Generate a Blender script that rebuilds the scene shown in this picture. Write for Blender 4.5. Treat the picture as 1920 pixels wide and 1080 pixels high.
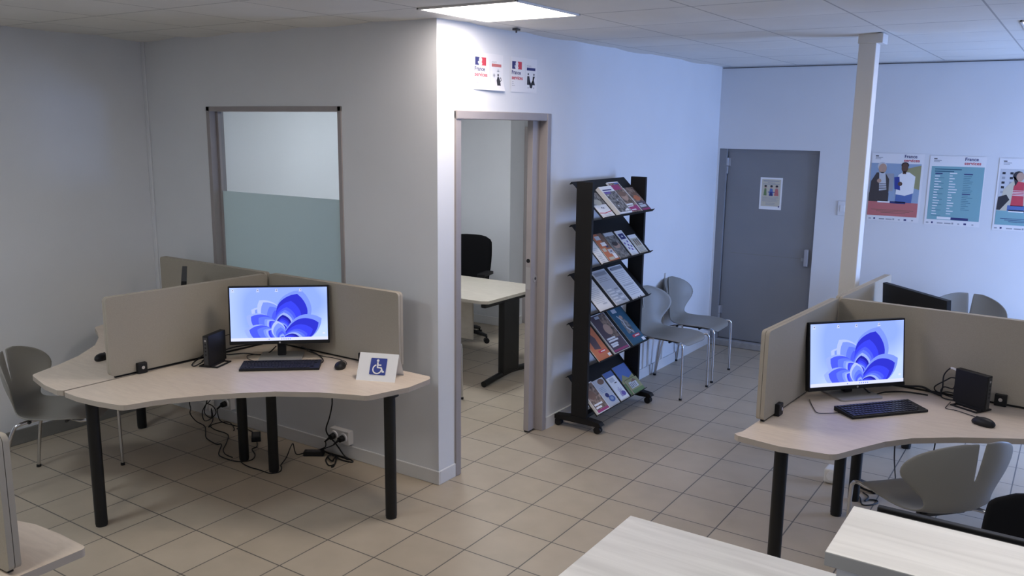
import bpy, bmesh, math, random
from mathutils import Vector, Matrix, Euler
random.seed(7)
PI = math.pi
SC = bpy.context.scene
for o in list(bpy.data.objects):
    bpy.data.objects.remove(o, do_unlink=True)
COL = SC.collection

# ------------------------------------------------------------------ camera
cam = bpy.data.cameras.new('camera')
cam.sensor_width = 36.0
cam.lens = 1598.9 / 1920.0 * 36.0
cam.clip_start = 0.05
cam_o = bpy.data.objects.new('camera', cam)
COL.objects.link(cam_o)
cam_o.matrix_world = Matrix(((0.831670, -0.113066, 0.543637, 2.99853),
                             (0.555148, 0.148730, -0.818346, -3.74946),
                             (0.011672, 0.982393, 0.186462, 2.10652),
                             (0, 0, 0, 1)))
SC.camera = cam_o

# ------------------------------------------------------------------ colour management, sky
SC.view_settings.view_transform = 'Standard'
SC.view_settings.look = 'None'
SC.view_settings.gamma = 1.0
SC.view_settings.use_curve_mapping = False
SC.view_settings.exposure = 0.42
W = bpy.data.worlds.new('sky')
SC.world = W
W.use_nodes = True
W.node_tree.nodes['Background'].inputs['Color'].default_value = (0.50, 0.66, 1.0, 1)
W.node_tree.nodes['Background'].inputs['Strength'].default_value = 0.5

LED_STRENGTH = 15.5
LED_COLOR = (1.0, 0.89, 0.82, 1)
DAY_COLOR = (0.32, 0.50, 1.0)

def daylight(name, loc, sx, sy, power, rot, color=DAY_COLOR):
    l = bpy.data.lights.new(name, 'AREA')
    l.shape = 'RECTANGLE'
    l.size = sx
    l.size_y = sy
    l.energy = power
    l.color = color
    o = bpy.data.objects.new(name, l)
    COL.objects.link(o)
    o.location = loc
    o.rotation_euler = rot
    return o
# daylight entering through the two windows of the right-hand wall
daylight('window_daylight', (4.72, 3.15, 1.10), 1.60, 1.7, 89, (0, math.radians(90), 0))
daylight('window_daylight', (4.72, -2.8, 1.45), 1.45, 3.2, 5, (0, math.radians(90), 0))

# ------------------------------------------------------------------ materials
def mat(name, col, rough=0.5, metal=0.0, spec=0.5, noise=0.0, nscale=8.0, bump=0.0, bscale=60.0, stretch=None):
    m = bpy.data.materials.new(name)
    m.use_nodes = True
    nt = m.node_tree
    b = nt.nodes['Principled BSDF']
    b.inputs['Roughness'].default_value = rough
    b.inputs['Metallic'].default_value = metal
    b.inputs['Specular IOR Level'].default_value = spec
    c = (*col, 1.0)
    b.inputs['Base Color'].default_value = c
    if noise or bump:
        tc = nt.nodes.new('ShaderNodeTexCoord')
        mp = nt.nodes.new('ShaderNodeMapping')
        nt.links.new(tc.outputs['Object'], mp.inputs['Vector'])
        if stretch:
            mp.inputs['Scale'].default_value = stretch
    if noise:
        n = nt.nodes.new('ShaderNodeTexNoise')
        n.inputs['Scale'].default_value = nscale
        n.inputs['Detail'].default_value = 4
        nt.links.new(mp.outputs['Vector'], n.inputs['Vector'])
        r = nt.nodes.new('ShaderNodeMapRange')
        r.inputs['From Min'].default_value = 0.3
        r.inputs['From Max'].default_value = 0.7
        r.inputs['To Min'].default_value = 1.0 - noise
        r.inputs['To Max'].default_value = 1.0 + noise
        nt.links.new(n.outputs['Fac'], r.inputs['Value'])
        mx = nt.nodes.new('ShaderNodeVectorMath')
        mx.operation = 'SCALE'
        mx.inputs[0].default_value = col
        nt.links.new(r.outputs['Result'], mx.inputs['Scale'])
        nt.links.new(mx.outputs['Vector'], b.inputs['Base Color'])
    if bump:
        n2 = nt.nodes.new('ShaderNodeTexNoise')
        n2.inputs['Scale'].default_value = bscale
        n2.inputs['Detail'].default_value = 3
        nt.links.new(mp.outputs['Vector'], n2.inputs['Vector'])
        bp = nt.nodes.new('ShaderNodeBump')
        bp.inputs['Strength'].default_value = bump
        bp.inputs['Distance'].default_value = 0.002
        nt.links.new(n2.outputs['Fac'], bp.inputs['Height'])
        nt.links.new(bp.outputs['Normal'], b.inputs['Normal'])
    return m

def emit(name, col, strength):
    m = bpy.data.materials.new(name)
    m.use_nodes = True
    nt = m.node_tree
    nt.nodes.remove(nt.nodes['Principled BSDF'])
    e = nt.nodes.new('ShaderNodeEmission')
    e.inputs['Color'].default_value = (*col[:3], 1)
    e.inputs['Strength'].default_value = strength
    nt.links.new(e.outputs['Emission'], nt.nodes['Material Output'].inputs['Surface'])
    return m

def grid_mat(name, c1, c2, cm, size, mortar, off, rough, smooth=0.1, bump=0.3, noise=0.06):
    m = bpy.data.materials.new(name)
    m.use_nodes = True
    nt = m.node_tree
    b = nt.nodes['Principled BSDF']
    tc = nt.nodes.new('ShaderNodeTexCoord')
    mp = nt.nodes.new('ShaderNodeMapping')
    mp.inputs['Location'].default_value = (-off[0], -off[1], 0)
    nt.links.new(tc.outputs['Object'], mp.inputs['Vector'])
    br = nt.nodes.new('ShaderNodeTexBrick')
    br.offset = 0.0
    br.squash = 1.0
    br.inputs['Scale'].default_value = 1.0
    br.inputs['Brick Width'].default_value = size
    br.inputs['Row Height'].default_value = size
    br.inputs['Mortar Size'].default_value = mortar
    br.inputs['Mortar Smooth'].default_value = smooth
    br.inputs['Bias'].default_value = 0.0
    br.inputs['Color1'].default_value = (*c1, 1)
    br.inputs['Color2'].default_value = (*c2, 1)
    br.inputs['Mortar'].default_value = (*cm, 1)
    nt.links.new(mp.outputs['Vector'], br.inputs['Vector'])
    n = nt.nodes.new('ShaderNodeTexNoise')
    n.inputs['Scale'].default_value = 5.0
    n.inputs['Detail'].default_value = 6
    nt.links.new(tc.outputs['Object'], n.inputs['Vector'])
    r = nt.nodes.new('ShaderNodeMapRange')
    r.inputs['From Min'].default_value = 0.3
    r.inputs['From Max'].default_value = 0.7
    r.inputs['To Min'].default_value = 1 - noise
    r.inputs['To Max'].default_value = 1 + noise
    nt.links.new(n.outputs['Fac'], r.inputs['Value'])
    mx = nt.nodes.new('ShaderNodeVectorMath')
    mx.operation = 'SCALE'
    nt.links.new(br.outputs['Color'], mx.inputs[0])
    nt.links.new(r.outputs['Result'], mx.inputs['Scale'])
    nt.links.new(mx.outputs['Vector'], b.inputs['Base Color'])
    b.inputs['Roughness'].default_value = rough
    if bump:
        bp = nt.nodes.new('ShaderNodeBump')
        bp.inputs['Strength'].default_value = bump
        bp.inputs['Distance'].default_value = 0.002
        bp.invert = True
        nt.links.new(br.outputs['Fac'], bp.inputs['Height'])
        nt.links.new(bp.outputs['Normal'], b.inputs['Normal'])
    return m

def wood_mat(name, ca, cb, scale, rough=0.4):
    m = bpy.data.materials.new(name)
    m.use_nodes = True
    nt = m.node_tree
    b = nt.nodes['Principled BSDF']
    tc = nt.nodes.new('ShaderNodeTexCoord')
    mp = nt.nodes.new('ShaderNodeMapping')
    mp.inputs['Scale'].default_value = scale
    nt.links.new(tc.outputs['Object'], mp.inputs['Vector'])
    n = nt.nodes.new('ShaderNodeTexNoise')
    n.inputs['Scale'].default_value = 1.0
    n.inputs['Detail'].default_value = 5
    n.inputs['Distortion'].default_value = 0.6
    nt.links.new(mp.outputs['Vector'], n.inputs['Vector'])
    cr = nt.nodes.new('ShaderNodeValToRGB')
    cr.color_ramp.elements[0].position = 0.32
    cr.color_ramp.elements[0].color = (*ca, 1)
    cr.color_ramp.elements[1].position = 0.68
    cr.color_ramp.elements[1].color = (*cb, 1)
    nt.links.new(n.outputs['Fac'], cr.inputs['Fac'])
    nt.links.new(cr.outputs['Color'], b.inputs['Base Color'])
    b.inputs['Roughness'].default_value = rough
    return m

MT = {}
MT['wall'] = mat('painted_wall', (0.73, 0.745, 0.77), 0.75, spec=0.25, noise=0.02, nscale=2.0, bump=0.15, bscale=90)
MT['skirting'] = mat('white_skirting', (0.70, 0.70, 0.70), 0.5)
MT['plinth'] = mat('tile_skirting', (0.20, 0.195, 0.18), 0.5, noise=0.08)
MT['floor'] = grid_mat('floor_tile', (0.425, 0.362, 0.278), (0.455, 0.388, 0.30), (0.11, 0.10, 0.09), 0.32, 0.0036, (0.285, 0.088), 0.42)
MT['ceiling'] = grid_mat('ceiling_tile', (0.74, 0.725, 0.68), (0.72, 0.705, 0.665), (0.42, 0.41, 0.39), 0.6, 0.005, (0.135, -0.33), 0.9, bump=0.15, noise=0.02)
MT['frame'] = mat('mauve_grey_frame', (0.34, 0.31, 0.305), 0.45, noise=0.03)
MT['leaf'] = mat('mauve_grey_leaf', (0.37, 0.34, 0.335), 0.45, noise=0.03)
MT['steel_door'] = mat('grey_steel_door', (0.225, 0.23, 0.245), 0.5, noise=0.04, nscale=3)
MT['hinge'] = mat('hinge_grey', (0.34, 0.34, 0.36), 0.45)
MT['concrete'] = mat('cement_sill', (0.30, 0.30, 0.30), 0.8, noise=0.15, nscale=14)
MT['desk'] = wood_mat('pale_beech_laminate', (0.67, 0.56, 0.455), (0.75, 0.635, 0.52), (9, 60, 20), 0.36)
MT['edge'] = mat('desk_edge_band', (0.44, 0.385, 0.325), 0.5)
MT['counter'] = wood_mat('whitewashed_wood', (0.66, 0.64, 0.605), (0.82, 0.80, 0.765), (1.6, 22, 8), 0.4)
MT['counter_edge'] = mat('counter_edge_grey', (0.40, 0.40, 0.385), 0.5, noise=0.04)
MT['counter_body'] = mat('counter_body_pale', (0.62, 0.63, 0.66), 0.5)
MT['office_desk'] = wood_mat('office_maple', (0.55, 0.50, 0.42), (0.62, 0.57, 0.48), (9, 50, 20), 0.4)
MT['fabric'] = mat('beige_screen_fabric', (0.39, 0.355, 0.295), 0.9, spec=0.1, noise=0.05, nscale=300, bump=0.2, bscale=500)
MT['fabric_edge'] = mat('beige_screen_piping', (0.40, 0.36, 0.30), 0.8, spec=0.2)
MT['black'] = mat('black_plastic', (0.009, 0.009, 0.010), 0.5, spec=0.35)
MT['black_metal'] = mat('black_metal', (0.008, 0.008, 0.008), 0.45, spec=0.35, noise=0.05)
MT['rack'] = mat('rack_black_metal', (0.010, 0.0095, 0.0095), 0.6, spec=0.3)
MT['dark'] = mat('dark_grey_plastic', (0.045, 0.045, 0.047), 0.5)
MT['key'] = mat('keycap_black', (0.020, 0.020, 0.024), 0.4)
MT['black_fabric'] = mat('black_fabric', (0.008, 0.008, 0.009), 0.95, spec=0.1)
MT['shell'] = mat('grey_beige_shell', (0.235, 0.225, 0.20), 0.42, noise=0.015)
MT['chrome'] = mat('chrome', (0.62, 0.62, 0.64), 0.18, metal=1.0)
MT['silver'] = mat('silver_plastic', (0.45, 0.44, 0.43), 0.35, metal=0.3)
MT['white'] = mat('white_plastic', (0.75, 0.74, 0.72), 0.45)
MT['post'] = mat('white_post_paint', (0.70, 0.69, 0.67), 0.5)
MT['paper'] = mat('white_paper', (0.86, 0.86, 0.87), 0.7)
MT['poster_paper'] = mat('poster_paper', (0.80, 0.80, 0.82), 0.6)
MT['print_black'] = mat('print_black', (0.03, 0.03, 0.04), 0.7)
MT['print_grey'] = mat('print_grey', (0.35, 0.36, 0.40), 0.7)
MT['print_light'] = mat('print_light_grey', (0.58, 0.60, 0.64), 0.7)
MT['navy'] = mat('print_navy', (0.035, 0.04, 0.16), 0.7)
MT['red'] = mat('print_red', (0.58, 0.06, 0.09), 0.7)
MT['sign_blue'] = mat('print_sign_blue', (0.03, 0.055, 0.30), 0.6)
MT['salmon'] = mat('print_salmon', (0.55, 0.17, 0.17), 0.7)
MT['teal'] = mat('print_teal', (0.21, 0.41, 0.46), 0.7)
MT['teal_dark'] = mat('print_teal_dark', (0.04, 0.13, 0.20), 0.7)
MT['skyp'] = mat('print_sky_blue', (0.30, 0.40, 0.55), 0.7)
MT['denim'] = mat('print_denim', (0.10, 0.17, 0.42), 0.7)
MT['skin'] = mat('print_skin', (0.50, 0.33, 0.25), 0.7)
MT['skin_dark'] = mat('print_dark_skin', (0.12, 0.065, 0.045), 0.7)
MT['coat'] = mat('print_dark_coat', (0.06, 0.05, 0.05), 0.7)
MT['olive'] = mat('print_olive', (0.32, 0.31, 0.16), 0.7)
MT['cream'] = mat('print_cream', (0.60, 0.56, 0.45), 0.7)
MT['orange'] = mat('print_orange', (0.58, 0.19, 0.09), 0.6)
MT['brown'] = mat('print_brown', (0.22, 0.13, 0.09), 0.6)
MT['magenta'] = mat('print_magenta', (0.38, 0.05, 0.17), 0.6)
MT['plum'] = mat('print_plum', (0.10, 0.07, 0.09), 0.6)
MT['green'] = mat('print_green', (0.14, 0.22, 0.09), 0.6)
MT['petrol'] = mat('print_petrol', (0.03, 0.11, 0.18), 0.6)
MT['violet'] = mat('print_violet', (0.18, 0.12, 0.40), 0.6)
MT['photo'] = mat('print_photo_grey', (0.20, 0.19, 0.18), 0.6, noise=0.9, nscale=45)
MT['photo2'] = mat('print_photo_brown', (0.24, 0.17, 0.13), 0.6, noise=0.9, nscale=38)
MT['led'] = emit('led_diffuser', LED_COLOR, LED_STRENGTH)
MT['led_dim'] = emit('led_diffuser_far', (1.0, 0.92, 0.86), 9.0)
MT['added_led_near'] = emit('added_diffuser_near', (1.0, 0.95, 0.88), 13.0)  # glow of the two unseen panels added near the camera
MT['added_led_left'] = emit('added_diffuser_left', (0.90, 0.97, 1.04), 18.0)  # cool glow of the unseen fill panel added on the left
MT['led_office'] = emit('led_diffuser_office', (0.94, 0.98, 1.05), 22.0)
SCR = {k: emit('screen_' + k, c, 0.85) for k, c in dict(
    b0=(0.016, 0.016, 0.36), b1=(0.03, 0.035, 0.62), b2=(0.045, 0.06, 0.88), b3=(0.075, 0.11, 0.95), b4=(0.12, 0.19, 1.0), b5=(0.20, 0.30, 1.0), b6=(0.32, 0.43, 1.0), b7=(0.44, 0.54, 1.0), pale=(0.47, 0.58, 1.0), white=(0.70, 0.74, 1.0), blue=(0.045, 0.06, 0.86),
    deep=(0.022, 0.022, 0.42), mid=(0.10, 0.15, 0.95), light=(0.22, 0.33, 1.0), soft=(0.34, 0.45, 1.0), ink=(0.03, 0.03, 0.15)).items()}

def screen_bg():
    m = bpy.data.materials.new('screen_backdrop')
    m.use_nodes = True
    nt = m.node_tree
    nt.nodes.remove(nt.nodes['Principled BSDF'])
    tc = nt.nodes.new('ShaderNodeTexCoord')
    g = nt.nodes.new('ShaderNodeTexNoise')
    g.inputs['Scale'].default_value = 4.0
    g.inputs['Detail'].default_value = 0.0
    nt.links.new(tc.outputs['Object'], g.inputs['Vector'])
    cr = nt.nodes.new('ShaderNodeValToRGB')
    cr.color_ramp.elements[0].position = 0.35
    cr.color_ramp.elements[0].color = (0.24, 0.35, 1.0, 1)
    cr.color_ramp.elements[1].position = 0.65
    cr.color_ramp.elements[1].color = (0.44, 0.56, 1.0, 1)
    nt.links.new(g.outputs['Fac'], cr.inputs['Fac'])
    e = nt.nodes.new('ShaderNodeEmission')
    nt.links.new(cr.outputs['Color'], e.inputs['Color'])
    nt.links.new(e.outputs['Emission'], nt.nodes['Material Output'].inputs['Surface'])
    return m
SCR['bg'] = screen_bg()

def glass_mat():
    m = bpy.data.materials.new('clear_glass')
    m.use_nodes = True
    nt = m.node_tree
    nt.nodes.remove(nt.nodes['Principled BSDF'])
    t = nt.nodes.new('ShaderNodeBsdfTransparent')
    t.inputs['Color'].default_value = (0.93, 0.96, 0.97, 1)
    g = nt.nodes.new('ShaderNodeBsdfGlossy')
    g.inputs['Roughness'].default_value = 0.02
    mx = nt.nodes.new('ShaderNodeMixShader')
    mx.inputs['Fac'].default_value = 0.05
    nt.links.new(t.outputs['BSDF'], mx.inputs[1])
    nt.links.new(g.outputs['BSDF'], mx.inputs[2])
    nt.links.new(mx.outputs['Shader'], nt.nodes['Material Output'].inputs['Surface'])
    return m
MT['glass'] = glass_mat()

def film_mat():
    m = bpy.data.materials.new('frosted_film')
    m.use_nodes = True
    nt = m.node_tree
    nt.nodes.remove(nt.nodes['Principled BSDF'])
    d = nt.nodes.new('ShaderNodeBsdfDiffuse')
    d.inputs['Color'].default_value = (0.50, 0.55, 0.555, 1)
    t = nt.nodes.new('ShaderNodeBsdfTranslucent')
    t.inputs['Color'].default_value = (0.80, 0.87, 0.87, 1)
    mx = nt.nodes.new('ShaderNodeMixShader')
    mx.inputs['Fac'].default_value = 0.62
    nt.links.new(d.outputs['BSDF'], mx.inputs[1])
    nt.links.new(t.outputs['BSDF'], mx.inputs[2])
    nt.links.new(mx.outputs['Shader'], nt.nodes['Material Output'].inputs['Surface'])
    return m
MT['film'] = film_mat()

# ------------------------------------------------------------------ mesh collector
def smooth_path(pts, n=6):
    P = [Vector(p) for p in pts]
    if len(P) < 3:
        return P
    out = []
    for i in range(len(P) - 1):
        p0 = P[max(i - 1, 0)]; p1 = P[i]; p2 = P[i + 1]; p3 = P[min(i + 2, len(P) - 1)]
        for k in range(n):
            t = k / n
            out.append(0.5 * ((2 * p1) + (-p0 + p2) * t + (2 * p0 - 5 * p1 + 4 * p2 - p3) * t * t + (-p0 + 3 * p1 - 3 * p2 + p3) * t ** 3))
    out.append(P[-1])
    return out

class MB:
    def __init__(s):
        s.v = []; s.f = []; s.m = []; s.mats = []
    def mi(s, m):
        if isinstance(m, str):
            m = MT[m]
        if m is None:
            m = MT['white']
        if m not in s.mats:
            s.mats.append(m)
        return s.mats.index(m)
    def add(s, verts, faces, m, M=None):
        b = len(s.v)
        for p in verts:
            p = Vector(p)
            s.v.append(M @ p if M else p)
        k = s.mi(m)
        for f in faces:
            s.f.append([b + i for i in f]); s.m.append(k)
    def box(s, x0, x1, y0, y1, z0, z1, m, M=None):
        v = [(x, y, z) for z in (z0, z1) for y in (y0, y1) for x in (x0, x1)]
        s.add(v, [(0, 2, 3, 1), (4, 5, 7, 6), (0, 1, 5, 4), (2, 6, 7, 3), (0, 4, 6, 2), (1, 3, 7, 5)], m, M)
    def prism(s, poly, z0, z1, m, mside=None, M=None):
        n = len(poly)
        a = sum(poly[i][0] * poly[(i + 1) % n][1] - poly[(i + 1) % n][0] * poly[i][1] for i in range(n))
        if a < 0:
            poly = poly[::-1]
        v = [(x, y, z0) for x, y in poly] + [(x, y, z1) for x, y in poly]
        s.add(v, [tuple(range(n - 1, -1, -1)), tuple(range(n, 2 * n))], m, M)
        s.add(v, [(i, (i + 1) % n, n + (i + 1) % n, n + i) for i in range(n)], mside or m, M)
    def cyl(s, p0, p1, r0, r1=None, n=16, m='black', M=None, cap=True):
        r1 = r0 if r1 is None else r1
        p0 = Vector(p0); p1 = Vector(p1)
        d = (p1 - p0).normalized()
        u = d.orthogonal().normalized(); w = d.cross(u)
        v = []
        for p, r in ((p0, r0), (p1, r1)):
            for i in range(n):
                a = 2 * PI * i / n
                v.append(p + (u * math.cos(a) + w * math.sin(a)) * r)
        f = [(i, (i + 1) % n, n + (i + 1) % n, n + i) for i in range(n)]
        if cap:
            f += [tuple(range(n - 1, -1, -1)), tuple(range(n, 2 * n))]
        s.add(v, f, m, M)
    def tube(s, pts, r, m, n=8, sm=6, M=None, flat=None):
        P = smooth_path(pts, sm) if sm else [Vector(p) for p in pts]
        up = Vector((0.13, 0.07, 1)).normalized()
        v = []; prev = None
        for i, p in enumerate(P):
            d = (P[min(i + 1, len(P) - 1)] - P[max(i - 1, 0)])
            d = d.normalized() if d.length > 1e-9 else Vector((1, 0, 0))
            if prev is None:
                u = d.cross(up)
                if u.length < 1e-3:
                    u = d.orthogonal()
            else:
                u = prev - d * prev.dot(d)
                if u.length < 1e-4:
                    u = d.orthogonal()
            u.normalize(); prev = u
            w = d.cross(u)
            rr = r(i / (len(P) - 1)) if callable(r) else r
            for k in range(n):
                a = 2 * PI * k / n
                v.append(p + (u * math.cos(a) + w * math.sin(a)) * rr)
        L = len(P)
        f = [(i * n + k, i * n + (k + 1) % n, (i + 1) * n + (k + 1) % n, (i + 1) * n + k) for i in range(L - 1) for k in range(n)]
        f += [tuple(range(n - 1, -1, -1)), tuple(range((L - 1) * n, L * n))]
        s.add(v, f, m, M)
    def lathe(s, prof, m, n=20, M=None):
        v = [(r * math.cos(2 * PI * k / n), r * math.sin(2 * PI * k / n), z) for r, z in prof for k in range(n)]
        L = len(prof)
        f = [(i * n + k, i * n + (k + 1) % n, (i + 1) * n + (k + 1) % n, (i + 1) * n + k) for i in range(L - 1) for k in range(n)]
        f += [tuple(range(n - 1, -1, -1)), tuple(range((L - 1) * n, L * n))]
        s.add(v, f, m, M)
    def build(s, name, parent=None, smooth=False, bevel=0.0, seg=2, solid=0.0, sub=0, angle=40):
        me = bpy.data.meshes.new(name)
        me.from_pydata([tuple(p) for p in s.v], [], s.f)
        for m in s.mats:
            me.materials.append(m)
        for p, k in zip(me.polygons, s.m):
            p.material_index = k
            p.use_smooth = smooth
        me.update()
        o = bpy.data.objects.new(name, me)
        COL.objects.link(o)
        if parent is not None:
            o.parent = parent
        if solid:
            md = o.modifiers.new('solid', 'SOLIDIFY'); md.thickness = solid; md.offset = 0
        if bevel:
            md = o.modifiers.new('bevel', 'BEVEL'); md.width = bevel; md.segments = seg; md.limit_method = 'ANGLE'; md.angle_limit = math.radians(angle)
        if sub:
            md = o.modifiers.new('sub', 'SUBSURF'); md.levels = sub; md.render_levels = sub
        if smooth and not sub:
            me.set_sharp_from_angle(angle=math.radians(angle))
        return o

def rrect(x0, x1, y0, y1, r, n=5):
    out = []
    for cx, cy, a0 in ((x1 - r, y1 - r, 0), (x0 + r, y1 - r, 90), (x0 + r, y0 + r, 180), (x1 - r, y0 + r, 270)):
        for k in range(n + 1):
            a = math.radians(a0 + 90 * k / n)
            out.append((cx + r * math.cos(a), cy + r * math.sin(a)))
    return out

def frame_M(o, U, V):
    U = Vector(U).normalized(); V = Vector(V).normalized(); N = U.cross(V)
    return Matrix(((U.x, V.x, N.x, o[0]), (U.y, V.y, N.y, o[1]), (U.z, V.z, N.z, o[2]), (0, 0, 0, 1)))

def tag(o, label, cat, group=None):
    o['label'] = label; o['category'] = cat
    if group:
        o['group'] = group
    return o
def thing(name, label, cat, loc=(0, 0, 0), rz=0.0, group=None):
    o = bpy.data.objects.new(name, None)
    o.empty_display_size = 0.05
    COL.objects.link(o)
    o.location = loc; o.rotation_euler = (0, 0, rz)
    return tag(o, label, cat, group)
def struct(o):
    o['kind'] = 'structure'
    return o
KIDS = {}
def dup(root, loc, rz, label, group=None):
    def cp(o, parent):
        c = o.copy(); COL.objects.link(c); c.parent = parent
        for ch in [k for k in bpy.data.objects if k.parent == o]:
            cp(ch, c)
        return c
    r = cp(root, None)
    r.location = loc; r.rotation_euler = (0, 0, rz)
    r['label'] = label
    if group:
        r['group'] = group
    return r

# text -> flat polygons
def text_polys(txt, height, bold=0.0):
    cu = bpy.data.curves.new('lettering', 'FONT')
    cu.body = txt; cu.size = 1.0; cu.resolution_u = 3; cu.offset = bold
    ob = bpy.data.objects.new('lettering', cu)
    COL.objects.link(ob)
    bpy.context.view_layer.update()
    me = bpy.data.meshes.new_from_object(ob.evaluated_get(bpy.context.evaluated_depsgraph_get()))
    V = [(v.co.x, v.co.y) for v in me.vertices]
    F = [tuple(p.vertices) for p in me.polygons]
    bpy.data.objects.remove(ob, do_unlink=True)
    bpy.data.meshes.remove(me); bpy.data.curves.remove(cu)
    s = height / 0.7
    x0 = min(v[0] for v in V)
    return [((x - x0) * s, y * s) for x, y in V], F

class Sheet(MB):
    """printed sheet in a local (u, v) plane; printed layers lie a hair above each other"""
    def __init__(s, M, gap=0.0003, curl=None):
        super().__init__(); s.M = M; s.gap = gap; s.curl = curl
    def _add(s, pts, faces, m, layer):
        v = []
        for u, w in pts:
            z = layer * s.gap + (s.curl(u, w) if s.curl else 0)
            v.append((u, w, z))
        s.add(v, faces, m, s.M)
    def rect(s, u0, w0, u1, w1, m, layer=1):
        if s.curl:
            n = 8
            pts = []; f = []
            for i in range(n + 1):
                for j in range(n + 1):
                    pts.append((u0 + (u1 - u0) * i / n, w0 + (w1 - w0) * j / n))
            for i in range(n):
                for j in range(n):
                    a = i * (n + 1) + j
                    f.append((a, a + n + 1, a + n + 2, a + 1))
            s._add(pts, f, m, layer)
        else:
            s._add([(u0, w0), (u1, w0), (u1, w1), (u0, w1)], [(0, 1, 2, 3)], m, layer)
    def poly(s, pts, m, layer=1):
        n = len(pts)
        a = sum(pts[i][0] * pts[(i + 1) % n][1] - pts[(i + 1) % n][0] * pts[i][1] for i in range(n))
        if a < 0:
            pts = pts[::-1]
        s._add(pts, [tuple(range(n))], m, layer)
    def disc(s, cx, cy, r, m, layer=1, ry=None, n=16):
        ry = ry or r
        s.poly([(cx + r * math.cos(2 * PI * k / n), cy + ry * math.sin(2 * PI * k / n)) for k in range(n)], m, layer)
    def stroke(s, pts, wd, m, layer=1):
        L = []; R = []
        P = [Vector((x, y, 0)) for x, y in pts]
        for i, p in enumerate(P):
            d = (P[min(i + 1, len(P) - 1)] - P[max(i - 1, 0)]).normalized()
            q = Vector((-d.y, d.x, 0)) * wd / 2
            L.append(p + q); R.append(p - q)
        pts2 = [(a.x, a.y) for a in L + R]
        n = len(L)
        s._add(pts2, [(n + i, n + i + 1, i + 1, i) for i in range(n - 1)], m, layer)
    def text(s, txt, u, w, h, m, layer=2, width=None, bold=0.0):
        V, F = text_polys(txt, h, bold)
        if width:
            k = width / max(v[0] for v in V)
            V = [(x * k, y) for x, y in V]
        s._add([(u + x, w + y) for x, y in V], F, m, layer)
    def lines(s, u0, u1, w, n, step, h, m, layer=1, jitter=0.25, left=True):
        for i in range(n):
            k = 1 - random.random() * jitter
            s.rect(u0, w - i * step - h, u0 + (u1 - u0) * k, w - i * step, m, layer)
# ================================================================== SETTING
H = 2.68
m = MB(); m.box(-2.9, 6.1, -7.1, 4.5, -0.08, 0.0, 'floor'); struct(m.build('floor'))
# suspended ceiling of 0.6 m tiles, each sagging a little in its middle
m = MB()
LIT = {(0, 0), (4, 3), (4, 4), (5, 3), (5, 4), (-3, -5), (-3, 3), (4, -3), (0, -6)}
nx0, nx1, ny0, ny1 = -5, 10, -12, 8
sub = 6
V = []; idx = {}
F = []
for i in range((nx1 - nx0) * sub + 1):
    for j in range((ny1 - ny0) * sub + 1):
        u = (i % sub) / sub; v = (j % sub) / sub
        ti, tj = i // sub, j // sub
        sag = 0.012 + 0.010 * math.sin(ti * 12.9 + tj * 78.2)
        if (ti + nx0, tj + ny0) in LIT: sag = 0.0
        z = H - max(sag, 0.0) * math.sin(PI * u) ** 0.8 * math.sin(PI * v) ** 0.8
        idx[i, j] = len(V); V.append((0.135 + (nx0 + i / sub) * 0.6, -0.33 + (ny0 + j / sub) * 0.6, z))
for i in range((nx1 - nx0) * sub):
    for j in range((ny1 - ny0) * sub):
        F.append((idx[i, j], idx[i, j + 1], idx[i + 1, j + 1], idx[i + 1, j]))
m.add(V, F, 'ceiling'); struct(m.build('ceiling', smooth=True))
m = MB(); m.box(-3.2, 6.3, -7.6, 4.6, 2.78, 2.84, 'white'); struct(m.build('ceiling_1'))

def wall_run(m, P, Q, th, cuts, z1=2.76, mt='wall'):
    """upright wall from P to Q, thickness th to the left of P->Q; cuts = (d0, d1, z0, z1) openings"""
    P = Vector((*P, 0)); Q = Vector((*Q, 0)); d = (Q - P); L = d.length; d.normalize()
    n = Vector((-d.y, d.x, 0))
    M = Matrix(((d.x, n.x, 0, P.x), (d.y, n.y, 0, P.y), (0, 0, 1, 0), (0, 0, 0, 1)))
    x = 0.0
    for a, b, za, zb in sorted(cuts):
        m.box(x, a, 0, th, 0, z1, mt, M)
        if za > 0:
            m.box(a, b, 0, th, 0, za, mt, M)
        m.box(a, b, 0, th, zb, z1, mt, M)
        x = b
    m.box(x, L, 0, th, 0, z1, mt, M)

BX = lambda y: 0.05 * y / 4.22        # the right face of the side wall leans a touch
m = MB(); wall_run(m, (-2.67, 0.0), (0.0, 0.0), 0.10, [(0.683, 1.943, 0.93, 2.212)]); struct(m.build('wall_middle'))
m = MB(); wall_run(m, (0.0, 0.0), (0.05, 4.22), 0.10, [(0.153, 1.177, 0.0, 2.19)]); struct(m.build('wall_side'))
m = MB(); wall_run(m, (-0.2, 4.22), (4.6, 4.22), 0.18, [(0.268, 1.203, 0.0, 1.92)]); struct(m.build('wall_back'))
m = MB(); wall_run(m, (-2.67, -7.0), (-2.67, 4.2), 0.10, []); struct(m.build('wall_left'))
m = MB(); wall_run(m, (4.6, 4.2), (4.6, -7.0), 0.15, [(0.2, 1.9, 0.30, 1.9), (5.4, 8.6, 0.75, 2.2)]); struct(m.build('wall_right'))
m = MB(); wall_run(m, (4.6, -7.0), (-2.67, -7.0), 0.10, []); struct(m.build('wall_rear'))
# small office behind the middle wall
m = MB(); m.box(-2.67, -1.92, 3.6, 4.2, 0, 2.76, 'wall'); struct(m.build('wall_office'))
m = MB(); m.box(-1.92, -0.10, 4.12, 4.22, 0, 2.76, 'wall'); struct(m.build('wall_end'))

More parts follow.
